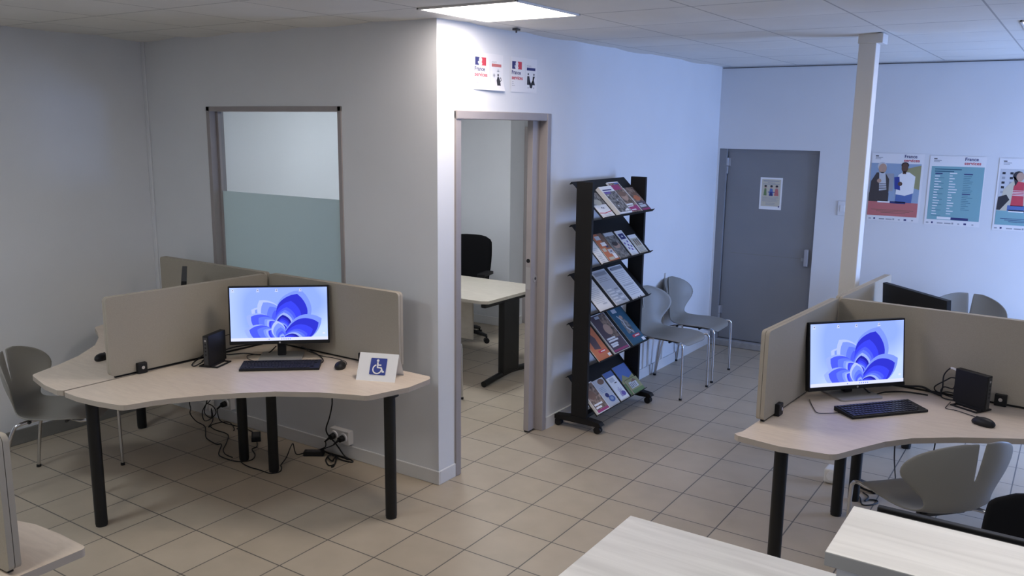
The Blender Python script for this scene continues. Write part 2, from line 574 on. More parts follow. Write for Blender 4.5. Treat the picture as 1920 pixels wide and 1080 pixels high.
# skirtings
def skirt(name, segs, h=0.085, th=0.012, mt='skirting'):
    m = MB()
    for (x0, x1, y0, y1) in segs:
        m.box(x0, x1, y0, y1, 0, h, mt)
    return struct(m.build(name, bevel=0.003, seg=1))
skirt('baseboard_middle', [(-2.66, 0.012, -0.012, 0.0), (0.0, 0.012, 0.0, 0.153)])
m = MB()
m.prism([(BX(1.18), 1.18), (BX(1.18) + 0.014, 1.18), (BX(4.2) + 0.014, 4.2), (BX(4.2), 4.2)], 0, 0.085, 'skirting')
struct(m.build('baseboard_side'))
skirt('baseboard_back', [(1.0, 4.59, 4.206, 4.22)])
skirt('baseboard_left', [(-2.67, -2.658, -6.9, -0.02)], 0.10, 0.012, 'plinth')
skirt('baseboard_office', [(-2.66, -1.908, 3.588, 3.6), (-1.92, -1.908, 3.6, 3.84)], 0.09)
m = MB(); m.box(0.06, 4.59, 4.214, 4.22, 2.661, 2.667, 'dark'); struct(m.build('gap_shade_strip'))  # dark strip standing in for the shadow gap at the ceiling edge
# vertical corner bead between left and middle wall
m = MB(); m.box(-2.67, -2.635, -0.014, 0.0, 0.0, 2.70, 'wall'); struct(m.build('trim_corner', bevel=0.004))
# slim frame at the far end of the office recess
m = MB(); m.box(-1.92, -1.885, 3.86, 3.90, 0, 2.1, 'frame'); m.box(-1.885, -1.86, 3.9, 4.12, 0.0, 2.1, 'leaf'); struct(m.build('trim_office'))

# window into the office (clear above, frosted below)
wn = bpy.data.objects.new('window_1', None); COL.objects.link(wn); struct(wn)
x0, x1, z0, z1 = -1.987, -0.727, 0.93, 2.212
m = MB()
for a, b, c, d in ((x0, x0 + 0.035, z0, z1), (x1 - 0.03, x1, z0, z1), (x0, x1, z1 - 0.032, z1), (x0, x1, z0, z0 + 0.03)):
    m.box(a, b, -0.008, 0.108, c, d, 'frame')
m.build('window_frame', wn, bevel=0.003)
m = MB()
for a, b, c, d in ((x0 + 0.035, x0 + 0.055, z0, z1 - 0.03), (x1 - 0.04, x1 - 0.03, z0, z1 - 0.03), (x0 + 0.035, x1 - 0.03, z0 + 0.03, z0 + 0.05)):
    m.box(a, b, 0.045, 0.08, c, d, 'frame')
m.build('glazing_bead', wn, bevel=0.002)
m = MB(); m.box(x0 + 0.04, x1 - 0.033, 0.060, 0.066, z0 + 0.03, z1 - 0.032, 'glass'); m.build('pane', wn)
m = MB(); m.box(x0 + 0.055, x1 - 0.042, 0.0555, 0.0565, z0 + 0.05, 1.646, 'film'); m.build('frosted_film', wn)

# sliding door of the office
d1 = bpy.data.objects.new('door_1', None); COL.objects.link(d1); struct(d1)
m = MB()
m.box(-0.112, 0.014, 0.153, 0.203, 0, 2.19, 'frame')
m.box(-0.112, 0.026, 1.128, 1.177, 0, 2.19, 'frame')
m.box(-0.112, 0.022, 0.153, 1.177, 2.143, 2.191, 'frame')
m.build('door_frame', d1, bevel=0.004)
lf = MB(); lf.box(-0.078, -0.036, 1.045, 1.17, 0.010, 2.143, 'leaf'); lf = lf.build('door_leaf', d1, bevel=0.002)
m = MB(); m.box(-0.074, -0.040, 1.043, 1.046, 1.02, 1.17, 'silver'); m.build('finger_plate', lf)
m = MB(); m.cyl((-0.057, 1.0455, 1.215), (-0.057, 1.042, 1.215), 0.014, m='black'); m.build('lock_hole', lf)
m = MB(); m.cyl((-0.036, 1.095, 1.09), (-0.031, 1.095, 1.09), 0.024, m='silver', n=20); m.cyl((-0.031, 1.095, 1.09), (-0.0295, 1.095, 1.09), 0.010, m='dark'); m.build('lock_rosette', lf, smooth=True)
m = MB(); m.box(-0.074, -0.040, 1.05, 1.165, 0.002, 0.012, 'black'); m.build('floor_guide', lf)

# grey steel door
d2 = bpy.data.objects.new('door_2', None); COL.objects.link(d2); struct(d2)
m = MB()
m.box(0.068, 0.14, 4.228, 4.33, 0.0, 1.92, 'steel_door'); m.box(0.068, 1.003, 4.26, 4.33, 1.885, 1.92, 'steel_door')
m.build('door_frame', d2, bevel=0.004)
m = MB(); m.box(0.145, 1.000, 4.262, 4.31, 0.074, 1.893, 'steel_door')
m.box(0.22, 0.90, 4.2612, 4.2622, 0.925, 0.929, 'plinth')
lf2 = m.build('door_leaf', d2, bevel=0.003)
m = MB(); m.box(0.925, 0.965, 4.226, 4.262, 0.86, 1.02, 'hinge'); m.build('pull_handle', lf2, bevel=0.008)
m = MB(); m.box(0.895, 0.925, 4.256, 4.262, 0.905, 0.935, 'hinge'); m.build('lock_plate', lf2, bevel=0.002)
for z in (1.76, 0.32):
    m = MB(); m.cyl((0.142, 4.248, z - 0.075), (0.142, 4.248, z - 0.005), 0.012, m='hinge'); m.cyl((0.142, 4.246, z), (0.142, 4.246, z + 0.075), 0.016, m='hinge'); m.box(0.142, 0.17, 4.252, 4.262, z, z + 0.075, 'hinge'); m.build('hinge', lf2, smooth=True)
m = MB(); m.box(0.068, 1.003, 4.205, 4.40, 0.0, 0.066, 'concrete'); m.build('sill', d2, bevel=0.008)
m = MB(); m.box(0.0, 1.1, 4.395, 4.42, 0, 2.1, 'black'); m.build('door_gap_shade', d2)  # black sheet behind the leaf, stands in for shade in the door gaps

# windows of the right-hand wall (daylight side of the room)
for k, (ya, yb, za, zb) in enumerate(((2.3, 4.0, 0.30, 1.9), (-4.4, -1.2, 0.75, 2.2))):
    o = bpy.data.objects.new('window_%d' % (k + 2), None); COL.objects.link(o); struct(o)
    m = MB()
    for y in (ya, (ya + yb) / 2 - 0.02, yb - 0.04):
        m.box(4.62, 4.68, y, y + 0.04, za, zb, 'white')
    m.box(4.62, 4.68, ya, yb, za, za + 0.04, 'white'); m.box(4.62, 4.68, ya, yb, zb - 0.04, zb, 'white')
    m.build('window_frame', o)

# slim conduits on the side wall
for y, zt in ((3.12, 0.86), (2.74, 0.62), (2.83, 0.62)):
    m = MB(); xb = BX(y)
    m.box(xb - 0.002, xb + 0.014, y - 0.008, y + 0.008, 0.0, zt, 'white')
    o = m.build('cable_conduit', bevel=0.002)
    tag(o, {3.12: 'white vertical cable conduit on the wall behind the farther waiting chair',
            2.74: 'white low conduit on the wall behind the nearer chair, closer to the rack',
            2.83: 'white low conduit on the wall behind the nearer chair, closer to the grey door'}[y], 'conduit', 'conduits on the side wall')

# ================================================================== CEILING LIGHTS, POST
def ceiling_light(x, y, label, mt, w=0.6):
    t = thing('ceiling_light', label, 'ceiling light', (x, y, H), 0, 'square ceiling lights')
    m = MB()
    for a, b, c, d in ((-.3, -.285, -.3, .3), (.285, .3, -.3, .3), (-.3, .3, -.3, -.285), (-.3, .3, .285, .3)):
        m.box(a, b, c, d, -0.010, 0.02, 'white')
    m.build('frame', t, bevel=0.003)
    m = MB(); m.box(-.286, .286, -.286, .286, -0.007, -0.002, mt); m.build('diffuser', t)
    return t
ceiling_light(0.435, -0.03, 'square lit ceiling panel just above the corner of the middle wall', 'led')
ceiling_light(2.925, 1.87, 'ceiling panel at the right end of the ceiling, only its corner in view', 'led_dim')
ceiling_light(2.835, -1.83, 'unseen ceiling panel added to brighten the reception counter', 'added_led_near')  # out of view, added so the counter tops come out bright
ceiling_light(-1.365, -3.03, 'unseen ceiling panel added to brighten the left and middle walls', 'added_led_left')  # cool fill added out of view for the left side and middle wall
ceiling_light(0.435, -3.63, 'unseen ceiling panel added to light the left foreground desk', 'added_led_near')  # extra lamp added out of view for the left foreground
ceiling_light(-1.365, 1.77, 'ceiling panel inside the small office behind the door', 'led_office')

t = thing('support_post', 'tall white square post from floor to ceiling behind the right desk dividers', 'post', (1.835, 1.855, 0))
m = MB(); m.box(-0.05, 0.05, -0.06, 0.06, 0, 2.66, 'post'); m.build('shaft', t, bevel=0.006)
m = MB(); m.box(-0.055, 0.085, -0.065, 0.085, 2.615, 2.672, 'post'); m.build('cap', t, bevel=0.004)

# small things on walls and ceiling
t = thing('light_switch', 'white switch plate on the back wall between the grey door and the post', 'switch', (1.235, 4.22, 1.42))
m = MB(); m.box(-0.04, 0.04, -0.010, 0.0, -0.065, 0.065, 'wall'); m.build('plate', t, bevel=0.003)
m = MB(); m.box(-0.02, 0.02, -0.014, -0.009, -0.03, 0.03, 'wall'); m.build('rocker', t, bevel=0.002)
m = MB(); m.box(0.09, 0.12, 0.60, 0.64, H - 0.017, H - 0.006, 'dark'); m.cyl((0.105, 0.62, H - 0.03), (0.105, 0.62, H - 0.015), 0.005, m='dark')
tag(m.build('ceiling_clip'), 'small dark metal clip at the ceiling edge above the two paper signs', 'clip')

def outlet(x, z, w, label, face=(0, -1), yy=0.0, depth=0.045):
    t = thing('wall_outlet', label, 'outlet', (x, yy, z))
    m = MB(); m.box(-w / 2, w / 2, -depth, 0, -0.045, 0.045, 'white'); m.build('housing', t, bevel=0.004)
    n = 2 if w > 0.1 else 1
    for k in range(n):
        cx = (k - (n - 1) / 2) * 0.08
        m = MB(); m.cyl((cx, -depth, 0), (cx, -depth - 0.008, 0), 0.032, 0.030, 24, 'paper'); m.build('socket', t, smooth=True)
    return t
outlet(-0.775, 0.145, 0.165, 'white double wall outlet low on the middle wall, near the handicap card desk leg')
outlet(-1.885, 0.15, 0.09, 'small white wall outlet partly hidden by the desk legs, farther from the corner')
def plug(x, z, label, ang=0.5):
    t = thing('power_plug', label, 'plug', (x, -0.054, z), 0, 'black plugs at the outlets')
    m = MB(); m.cyl((0, 0, 0), (0, -0.03, -0.002), 0.021, 0.018, 16, 'black'); m.build('plug_body', t, smooth=True)
    m = MB(); m.cyl((0, -0.028, 0), (-0.035, -0.045, -0.035), 0.009, 0.005, 10, 'black'); m.build('strain_relief', t, smooth=True)
plug(-0.815, 0.145, 'black round plug in the left socket of the double wall outlet')
plug(-0.735, 0.145, 'black round plug in the right socket of the double wall outlet')
plug(-1.885, 0.15, 'black plug in the small outlet behind the desk legs')
m = MB(); m.box(-2.13, -2.06, -0.06, -0.013, 0.06, 0.13, 'white'); m.box(-2.115, -2.075, -0.075, -0.058, 0.075, 0.115, 'white')
tag(m.build('plug_adapter', bevel=0.006), 'white plug adapter low on the wall behind the cable tangle', 'adapter')

# ================================================================== SIGNS AND POSTERS
def flag(s, u, w, k):
    """small tricolour emblem: blue block with a white profile notch, red block"""
    s.poly([(u, w), (u + 0.042 * k, w), (u + 0.036 * k, w + 0.012 * k), (u + 0.046 * k, w + 0.020 * k), (u + 0.040 * k, w + 0.036 * k), (u + 0.048 * k, w + 0.05 * k), (u, w + 0.05 * k)], 'navy', 1)
    s.disc(u + 0.036 * k, w + 0.018 * k, 0.008 * k, 'print_light', 2)
    s.poly([(u + 0.068 * k, w), (u + 0.118 * k, w), (u + 0.118 * k, w + 0.05 * k), (u + 0.066 * k, w + 0.05 * k), (u + 0.076 * k, w + 0.036 * k), (u + 0.070 * k, w + 0.02 * k), (u + 0.078 * k, w + 0.010 * k)], 'red', 1)

def service_sign(y0, bar, label, curl=None, kind=0):
    M = frame_M((BX(y0) + 0.004, y0, 2.314), (0, 1, 0), (0, 0, 1))
    s = Sheet(M, gap=0.0004, curl=curl)
    w, h = 0.297, 0.21
    s.rect(0, 0, w, h, 'poster_paper', 0)
    flag(s, 0.012, 0.138, 0.92)
    s.text('France', 0.008, 0.107, 0.024, 'navy', 2, width=0.100, bold=0.02)
    s.text('services', 0.008, 0.076, 0.023, 'red', 2, width=0.124, bold=0.02)
    for k, wd in enumerate((0.018, 0.020, 0.032)):
        s.rect(0.012, 0.060 - k * 0.011, 0.012 + wd, 0.0625 - k * 0.011, 'print_grey', 1)
    s.rect(0.160, 0.045, 0.1615, 0.175, 'print_grey', 1)
    s.text('ESPACE', 0.178, 0.160, 0.009, 'print_grey', 2, width=0.05)
    s.rect(0.178, 0.138, 0.278, 0.155, bar, 1)
    if kind == 0:
        s.disc(0.245, 0.092, 0.0075, 'print_black', 1); s.poly([(0.225, 0.03), (0.262, 0.03), (0.262, 0.062), (0.250, 0.083), (0.240, 0.083), (0.226, 0.06)], 'print_black', 1)
        s.disc(0.203, 0.088, 0.012, 'print_light', 1); s.disc(0.203, 0.088, 0.007, 'print_grey', 2)
        s.rect(0.23, 0.112, 0.262, 0.116, 'print_light', 1); s.disc(0.245, 0.118, 0.008, 'print_light', 1); s.disc(0.268, 0.075, 0.006, 'print_grey', 1)
        s.stroke([(0.262, 0.055), (0.275, 0.062), (0.272, 0.078)], 0.005, 'print_black', 1)
    else:
        for sg, cx in ((1, 0.196), (-1, 0.262)):
            s.disc(cx, 0.115, 0.007, 'print_black', 1)
            s.poly([(cx - 0.012, 0.103), (cx + 0.012, 0.103), (cx + sg * 0.022, 0.07), (cx + sg * 0.02, 0.05), (cx - sg * 0.014, 0.05)], 'print_black', 1)
            s.disc(cx, 0.032, 0.005, 'print_grey', 1)
        s.poly([(0.205, 0.085), (0.229, 0.06), (0.253, 0.085), (0.243, 0.03), (0.215, 0.03)], 'print_black', 1)
    return tag(s.build('paper_sign', smooth=bool(curl)), label, 'sign', 'paper signs above the office door')
service_sign(0.329, 'salmon', 'left paper sign above the office door, red bar, bottom edge curling off the wall',
             curl=lambda u, w: 0.018 * max(0, 1 - w / 0.10) ** 2 * min(1, u / 0.2))
service_sign(0.706, 'navy', 'right paper sign above the office door with a dark blue bar, lying flat', kind=1)

def notice():
    M = frame_M((0.469, 4.2605, 1.365), (1, 0, 0), (0, 0, 1))
    s = Sheet(M); s.rect(0, 0, 0.208, 0.298, 'paper', 0)
    s.rect(0.016, 0.03, 0.192, 0.282, 'cream', 1)
    s.rect(0.03, 0.262, 0.178, 0.270, 'print_grey', 2); s.rect(0.07, 0.246, 0.14, 0.251, 'print_grey', 2); s.rect(0.025, 0.234, 0.182, 0.239, 'print_grey', 2)
    for cx, c, hw in ((0.05, 'green', 0.014), (0.105, 'denim', 0.020), (0.155, 'salmon', 0.020)):
        s.poly([(cx - hw, 0.130), (cx + hw * 1.1, 0.130), (cx + hw * 0.7, 0.195), (cx - hw * 0.5, 0.198)], c, 2)
        s.disc(cx + 0.002, 0.212, 0.013, 'skin', 2)
        s.disc(cx + 0.002, 0.219, 0.012, 'print_black', 3, ry=0.009)
    s.rect(0.075, 0.160, 0.14, 0.166, 'sign_blue', 3); s.poly([(0.09, 0.128), (0.122, 0.128), (0.112, 0.16), (0.1, 0.16)], 'navy', 3)
    s.lines(0.025, 0.185, 0.118, 6, 0.008, 0.003, 'print_grey', 2)
    s.lines(0.06, 0.15, 0.062, 3, 0.008, 0.003, 'print_grey', 2)
    s.disc(0.185, 0.03, 0.007, 'navy', 3)
    return tag(s.build('door_notice'), 'cream printed notice with three drawn figures taped to the grey door', 'notice')
notice()

def wall_poster(x0, x1, z0, z1, label):
    M = frame_M((x0, 4.2165, z0), (1, 0, 0), (0, 0, 1))
    s = Sheet(M, gap=0.0005); w, h = x1 - x0, z1 - z0
    s.rect(0, 0, w, h, 'poster_paper', 0)
    s.rect(0.03, h - 0.028, 0.055, h - 0.020, 'print_black', 1); s.rect(0.03, h - 0.040, 0.088, h - 0.034, 'print_grey', 1); s.rect(0.03, h - 0.050, 0.075, h - 0.045, 'print_grey', 1)
    s.text('France', w - 0.155, h - 0.035, 0.026, 'navy', 2, width=0.098, bold=0.02)
    s.text('services', w - 0.158, h - 0.068, 0.026, 'red', 2, width=0.122, bold=0.02)
    for k, u in enumerate((0.015, 0.055, 0.10, 0.155, 0.21, 0.255, 0.30, 0.36)):
        s.rect(u, 0.012, u + (0.014 if k % 3 else 0.02) + (0.03 if k in (2, 3) else 0), 0.026 if k in (1, 4, 6) else 0.022, 'navy' if k in (1, 6) else 'print_grey', 1)
    return s, w, h

# poster with the two people
s, w, h = wall_poster(1.445, 1.862, 1.334, 1.915, '')
pw, pt = w - 0.018, h - 0.085
s.rect(0.0, 0.165, pw, pt, 'skyp', 1)
s.poly([(0.26, pt - 0.05), (pw, pt - 0.01), (pw, 0.28), (0.33, 0.30)], 'olive', 2)
s.rect(0.13, 0.26, 0.19, 0.41, 'print_grey', 2); s.rect(0.0, 0.165, 0.16, 0.24, 'coat', 2)
s.poly([(0.0, 0.17), (0.01, 0.34), (0.05, 0.415), (0.12, 0.415), (0.155, 0.36), (0.16, 0.17)], 'coat', 3)
s.poly([(0.07, 0.42), (0.12, 0.42), (0.14, 0.27), (0.08, 0.26)], 'print_light', 4)
for k in range(4): s.rect(0.078, 0.275 + k * 0.014, 0.138, 0.280 + k * 0.014, 'print_black', 5)
s.disc(0.095, 0.452, 0.032, 'skin', 4, ry=0.042); s.disc(0.090, 0.470, 0.038, 'print_light', 3, ry=0.036)
s.disc(0.075, 0.345, 0.018, 'skin', 6); s.poly([(0.03, 0.30), (0.075, 0.345), (0.065, 0.36), (0.02, 0.32)], 'coat', 5)
s.poly([(0.215, 0.165), (0.345, 0.165), (0.35, 0.25), (0.22, 0.25)], 'denim', 3)
s.poly([(0.215, 0.235), (0.225, 0.40), (0.26, 0.425), (0.31, 0.425), (0.36, 0.39), (0.355, 0.25), (0.29, 0.225)], 'paper', 4)
s.disc(0.272, 0.462, 0.026, 'skin_dark', 5, ry=0.040); s.disc(0.272, 0.484, 0.030, 'print_black', 4, ry=0.026); s.rect(0.258, 0.41, 0.285, 0.432, 'skin_dark', 5)
s.poly([(0.205, 0.28), (0.25, 0.27), (0.235, 0.385), (0.195, 0.38)], 'sign_blue', 5); s.disc(0.245, 0.325, 0.018, 'skin_dark', 6)
s.rect(0.0, 0.045, pw, 0.165, 'salmon', 2)
s.rect(0.075, 0.158, 0.175, 0.176, 'paper', 3); s.rect(0.175, 0.155, 0.30, 0.173, 'navy', 3)
for k in range(3): s.rect(0.03 + 0.04 * k, 0.095 - 0.012 * k, pw - 0.03 - 0.03 * k, 0.099 - 0.012 * k, 'brown', 3)
tag(s.build('wall_poster'), 'poster of an older woman and a man in a white polo above a salmon band', 'poster', 'posters on the back wall')
# teal list poster
s, w, h = wall_poster(1.905, 2.323, 1.330, 1.905, '')
s.rect(0.018, 0.045, w - 0.008, h - 0.085, 'teal', 1)
s.rect(0.045, 0.462, 0.245, 0.470, 'teal_dark', 2); s.rect(0.045, 0.444, 0.19, 0.452, 'teal_dark', 2)
s.rect(0.05, 0.425, 0.105, 0.434, 'navy', 2); s.rect(0.265, 0.425, 0.33, 0.434, 'navy', 2); s.rect(0.265, 0.262, 0.325, 0.270, 'navy', 2); s.rect(0.16, 0.43, 0.215, 0.438, 'paper', 2)
for k in range(15):
    z = 0.405 - k * 0.0225
    s.rect(0.05, z, 0.05 + 0.025 + 0.03 * random.random(), z + 0.007, 'paper', 2)
    s.rect(0.16, z + 0.004, 0.16 + 0.02 + 0.045 * random.random(), z + 0.011, 'paper', 2)
    if k % 2 == 0:
        s.rect(0.05, z - 0.011, 0.12, z - 0.008, 'teal_dark', 2)
for k in range(20):
    z = 0.41 - k * 0.0145
    if abs(z - 0.266) > 0.012: s.rect(0.265, z, 0.265 + 0.03 + 0.05 * random.random(), z + 0.003, 'teal_dark', 2)
s.rect(0.095, 0.050, 0.20, 0.070, 'paper', 2); s.rect(0.20, 0.048, 0.33, 0.068, 'navy', 2)
tag(s.build('wall_poster'), 'teal poster covered with columns of list text, middle of the three wall posters', 'poster', 'posters on the back wall')
# young woman poster
s, w, h = wall_poster(2.415, 2.832, 1.320, 1.900, '')
pw = w - 0.010
s.rect(0.014, 0.16, pw, h - 0.085, 'print_light', 1)
for i in range(6):
    for j in range(5):
        s.rect(0.03 + i * 0.055, 0.30 + j * 0.038, 0.052 + i * 0.055, 0.318 + j * 0.038, 'print_black' if (i + j) % 3 else 'print_grey', 2)
s.poly([(0.03, 0.16), (0.05, 0.33), (0.11, 0.40), (0.22, 0.40), (0.27, 0.30), (0.28, 0.16)], 'cream', 3)
s.poly([(0.11, 0.20), (0.12, 0.36), (0.14, 0.40), (0.19, 0.39), (0.20, 0.20)], 'red', 4)
for k in range(4): s.rect(0.115, 0.285 + k * 0.012, 0.195, 0.289 + k * 0.012, 'paper', 5)
s.rect(0.09, 0.16, 0.21, 0.205, 'denim', 4)
s.poly([(0.0145, 0.165), (0.02, 0.27), (0.075, 0.29), (0.10, 0.25), (0.04, 0.165)], 'print_black', 4)
s.disc(0.158, 0.435, 0.028, 'skin', 6, ry=0.036); s.disc(0.145, 0.442, 0.038, 'print_black', 5, ry=0.038); s.poly([(0.11, 0.44), (0.13, 0.36), (0.15, 0.41)], 'print_black', 5)
s.rect(0.014, 0.045, pw, 0.16, 'teal', 3); s.rect(0.10, 0.150, 0.21, 0.168, 'paper', 4); s.rect(0.21, 0.148, 0.33, 0.166, 'navy', 4)
for k in range(3): s.rect(0.05 + 0.03 * k, 0.095 - 0.012 * k, pw - 0.05 - 0.03 * k, 0.099 - 0.012 * k, 'navy', 4)
tag(s.build('wall_poster'), 'poster of a young woman in a red top at the right frame edge', 'poster', 'posters on the back wall')
# ================================================================== DESKS AND DIVIDERS
def fillet(poly, rad, n=4):
    """round the corners listed in rad = {index: radius}"""
    out = []
    N = len(poly)
    for i, p in enumerate(poly):
        r = rad.get(i, 0)
        if not r:
            out.append(p); continue
        p = Vector((*p, 0)); a = Vector((*poly[i - 1], 0)); b = Vector((*poly[(i + 1) % N], 0))
        pa = p + (a - p).normalized() * r; pb = p + (b - p).normalized() * r
        for k in range(n + 1):
            t = k / n
            q = pa * (1 - t) ** 2 + p * 2 * t * (1 - t) + pb * t * t
            out.append((q.x, q.y))
    return out

TZ = 0.73
def corner_desk(label, poly, legs, loc, group='corner desks', rad=None):
    t = thing('corner_desk', label, 'desk', (loc[0], loc[1], 0), 0, group)
    poly = fillet(poly, rad or {})
    poly = [(x - loc[0], y - loc[1]) for x, y in poly]
    m = MB(); m.prism(poly, TZ - 0.027, TZ, 'desk', 'edge'); m.build('desktop', t, bevel=0.003, seg=2, angle=50)
    for x, y in legs:
        m = MB(); x -= loc[0]; y -= loc[1]
        m.cyl((x, y, 0.012), (x, y, TZ - 0.035), 0.031, n=28, m='black_metal')
        m.cyl((x, y, TZ - 0.036), (x, y, TZ - 0.027), 0.05, n=28, m='black_metal')
        lg = m.build('leg', t, smooth=True)
        m = MB(); m.cyl((x, y, 0.0), (x, y, 0.013), 0.029, n=28, m='black'); m.build('foot', lg, smooth=True)
    return t

front_poly = [(-1.205, -0.185), (-1.270, -1.500), (-1.255, -1.509), (-1.133, -1.514), (-0.995, -1.500), (-0.815, -1.462), (-0.769, -1.336), (-0.726, -1.257),
              (-0.608, -1.093), (-0.518, -0.994), (-0.390, -0.870), (-0.200, -0.749), (-0.026, -0.675), (0.050, -0.648), (0.125, -0.407), (0.120, -0.215), (0.085, -0.185)]
corner_desk('pale wood corner desk with the blue wheelchair card and a lit monitor on it', front_poly,
            [(-1.133, -1.440), (-0.954, -0.428), (0.060, -0.490)], (-0.55, -0.75), rad={5: 0.04, 13: 0.03, 15: 0.03})
left_poly = [(-1.222, -0.185), (-1.287, -1.500), (-1.319, -1.515), (-1.460, -1.504), (-1.700, -1.447), (-1.786, -1.246), (-1.875, -1.081), (-2.033, -0.884),
             (-2.194, -0.764), (-2.330, -0.690), (-2.487, -0.620), (-2.530, -0.500), (-2.515, -0.185)]
corner_desk('pale wood corner desk behind the left divider, against the left wall', left_poly,
            [(-1.251, -0.412), (-2.299, -0.440)], (-1.9, -0.7), rad={4: 0.03, 10: 0.03})
right_poly = [(1.905, 1.195), (1.815, -0.020), (1.793, -0.072), (1.817, -0.091), (2.009, -0.114), (2.235, -0.080), (2.311, 0.076), (2.387, 0.225), (2.479, 0.343), (2.645, 0.475),
              (2.780, 0.560), (2.904, 0.637), (3.060, 0.690), (3.190, 0.800), (3.235, 0.950), (3.225, 1.120)]
corner_desk('pale wood corner desk on the right with the second lit monitor on it', right_poly,
            [(1.990, 0.010), (2.058, 0.955), (3.05, 0.95)], (2.45, 0.5), rad={5: 0.035})
back_poly = [(1.925, 1.215), (3.225, 1.140), (3.270, 1.420), (3.260, 1.660), (3.080, 1.700), (2.800, 1.790), (2.620, 1.930), (2.520, 2.130), (2.490, 2.440), (2.300, 2.490), (2.010, 2.480)]
corner_desk('pale wood corner desk hidden behind the long divider on the right', back_poly,
            [(2.094, 1.215), (2.20, 2.29), (3.05, 1.45)], (2.45, 1.8))
bl_poly = [(0.410, -2.366), (0.394, -2.358), (0.242, -2.358), (0.106, -2.368), (0.000, -2.397), (-0.10, -2.440), (-0.30, -2.485), (-0.75, -2.50), (-0.75, -2.74), (-0.10, -2.80), (0.417, -2.80)]
corner_desk('pale wood desk tip poking into the bottom left corner of the photo', bl_poly, [(-0.6, -2.62)], (0.0, -2.6), rad={0: 0.012})

def divider(A, B, label, clamps=(), z1=1.180, th=0.040):
    A = Vector((*A, 0)); B = Vector((*B, 0)); L = (B - A).length; a = math.atan2(B.y - A.y, B.x - A.x)
    t = thing('desk_divider', label, 'divider', (A.x, A.y, TZ), a, 'fabric desk dividers')
    h = z1 - TZ
    for sgn in (-1, 1):
        m = MB()
        pr = rrect(0, L, 0.014, h, 0.022)
        M = Matrix(((1, 0, 0, 0), (0, 0, -1, sgn * th / 4), (0, 1, 0, 0), (0, 0, 0, 1)))
        m.prism(pr, -th / 4 + 0.001, th / 4 - 0.001, 'fabric', 'fabric_edge', M)
        m.build('panel', t, bevel=0.005, seg=3, smooth=True, angle=60)
    m = MB(); m.box(0.03, L - 0.03, -0.008, 0.008, 0.0005, 0.02, 'black'); m.build('base_strip', t)
    for d, s in clamps:
        y = s * (th / 2)
        m = MB(); ya, yb = sorted((y - s * 0.004, y + s * 0.022))
        m.box(d - 0.028, d + 0.028, ya, yb, 0.001, 0.062, 'black')
        c = m.build('clamp', t, bevel=0.004)
        m = MB(); m.cyl((d, y + s * 0.021, 0.036), (d, y + s * 0.027, 0.036), 0.0095, n=16, m='chrome'); m.build('clamp_bolt', c, smooth=True)
    return t
divider((-1.213, -0.215), (-1.287, -1.243), 'beige fabric divider on the left side of the desk with the wheelchair card', [(0.86, 1)])
divider((-1.195, -0.180), (-0.125, -0.180), 'beige fabric divider right behind the left lit monitor, ending near the wheelchair card', [(0.80, -1)])
divider((-1.232, -0.178), (-2.335, -0.173), 'beige fabric divider farthest left, along the middle wall', [(0.80, 1)])
divider((1.912, 1.178), (1.842, 0.135), 'beige fabric divider on the left of the right desk, standing toward the camera', [(0.875, 1)])
divider((1.935, 1.196), (3.18, 1.118), 'long beige fabric divider behind the right lit monitor, ending outside the frame', [(0.84, -1)])
divider((1.920, 1.222), (2.000, 2.225), 'pale fabric divider beside the white post, behind the right lit monitor', [(0.8, -1)])
divider((0.400, -2.579), (-0.72, -2.600), 'pale grey divider at the left frame edge, on the bottom left desk', [])

# ================================================================== SCREENS, PCs, KEYBOARDS, MICE
def lobe(s, px, py, ang, L, Wd, cols, layer, lim, twist=0.10, shr=0.80):
    """nested petal shapes fanning out of one point"""
    for k, c in enumerate(cols):
        q = shr ** k; a0 = ang + twist * k
        pts = []
        for sd in (1, -1):
            rng = range(0, 17) if sd == 1 else range(16, -1, -1)
            for i in rng:
                t = i / 16
                r = L * q * t
                wv = sd * Wd * q * math.sin(PI * min(t ** 1.25, 1)) ** 0.75 if 0 < t < 1 else 0
                x = px + r * math.cos(a0) - wv * math.sin(a0)
                y = py + r * math.sin(a0) + wv * math.cos(a0)
                pts.append((min(max(x, lim[0]), lim[1]), min(max(y, lim[2]), lim[3])))
        s.poly(pts, SCR[c], layer + k)

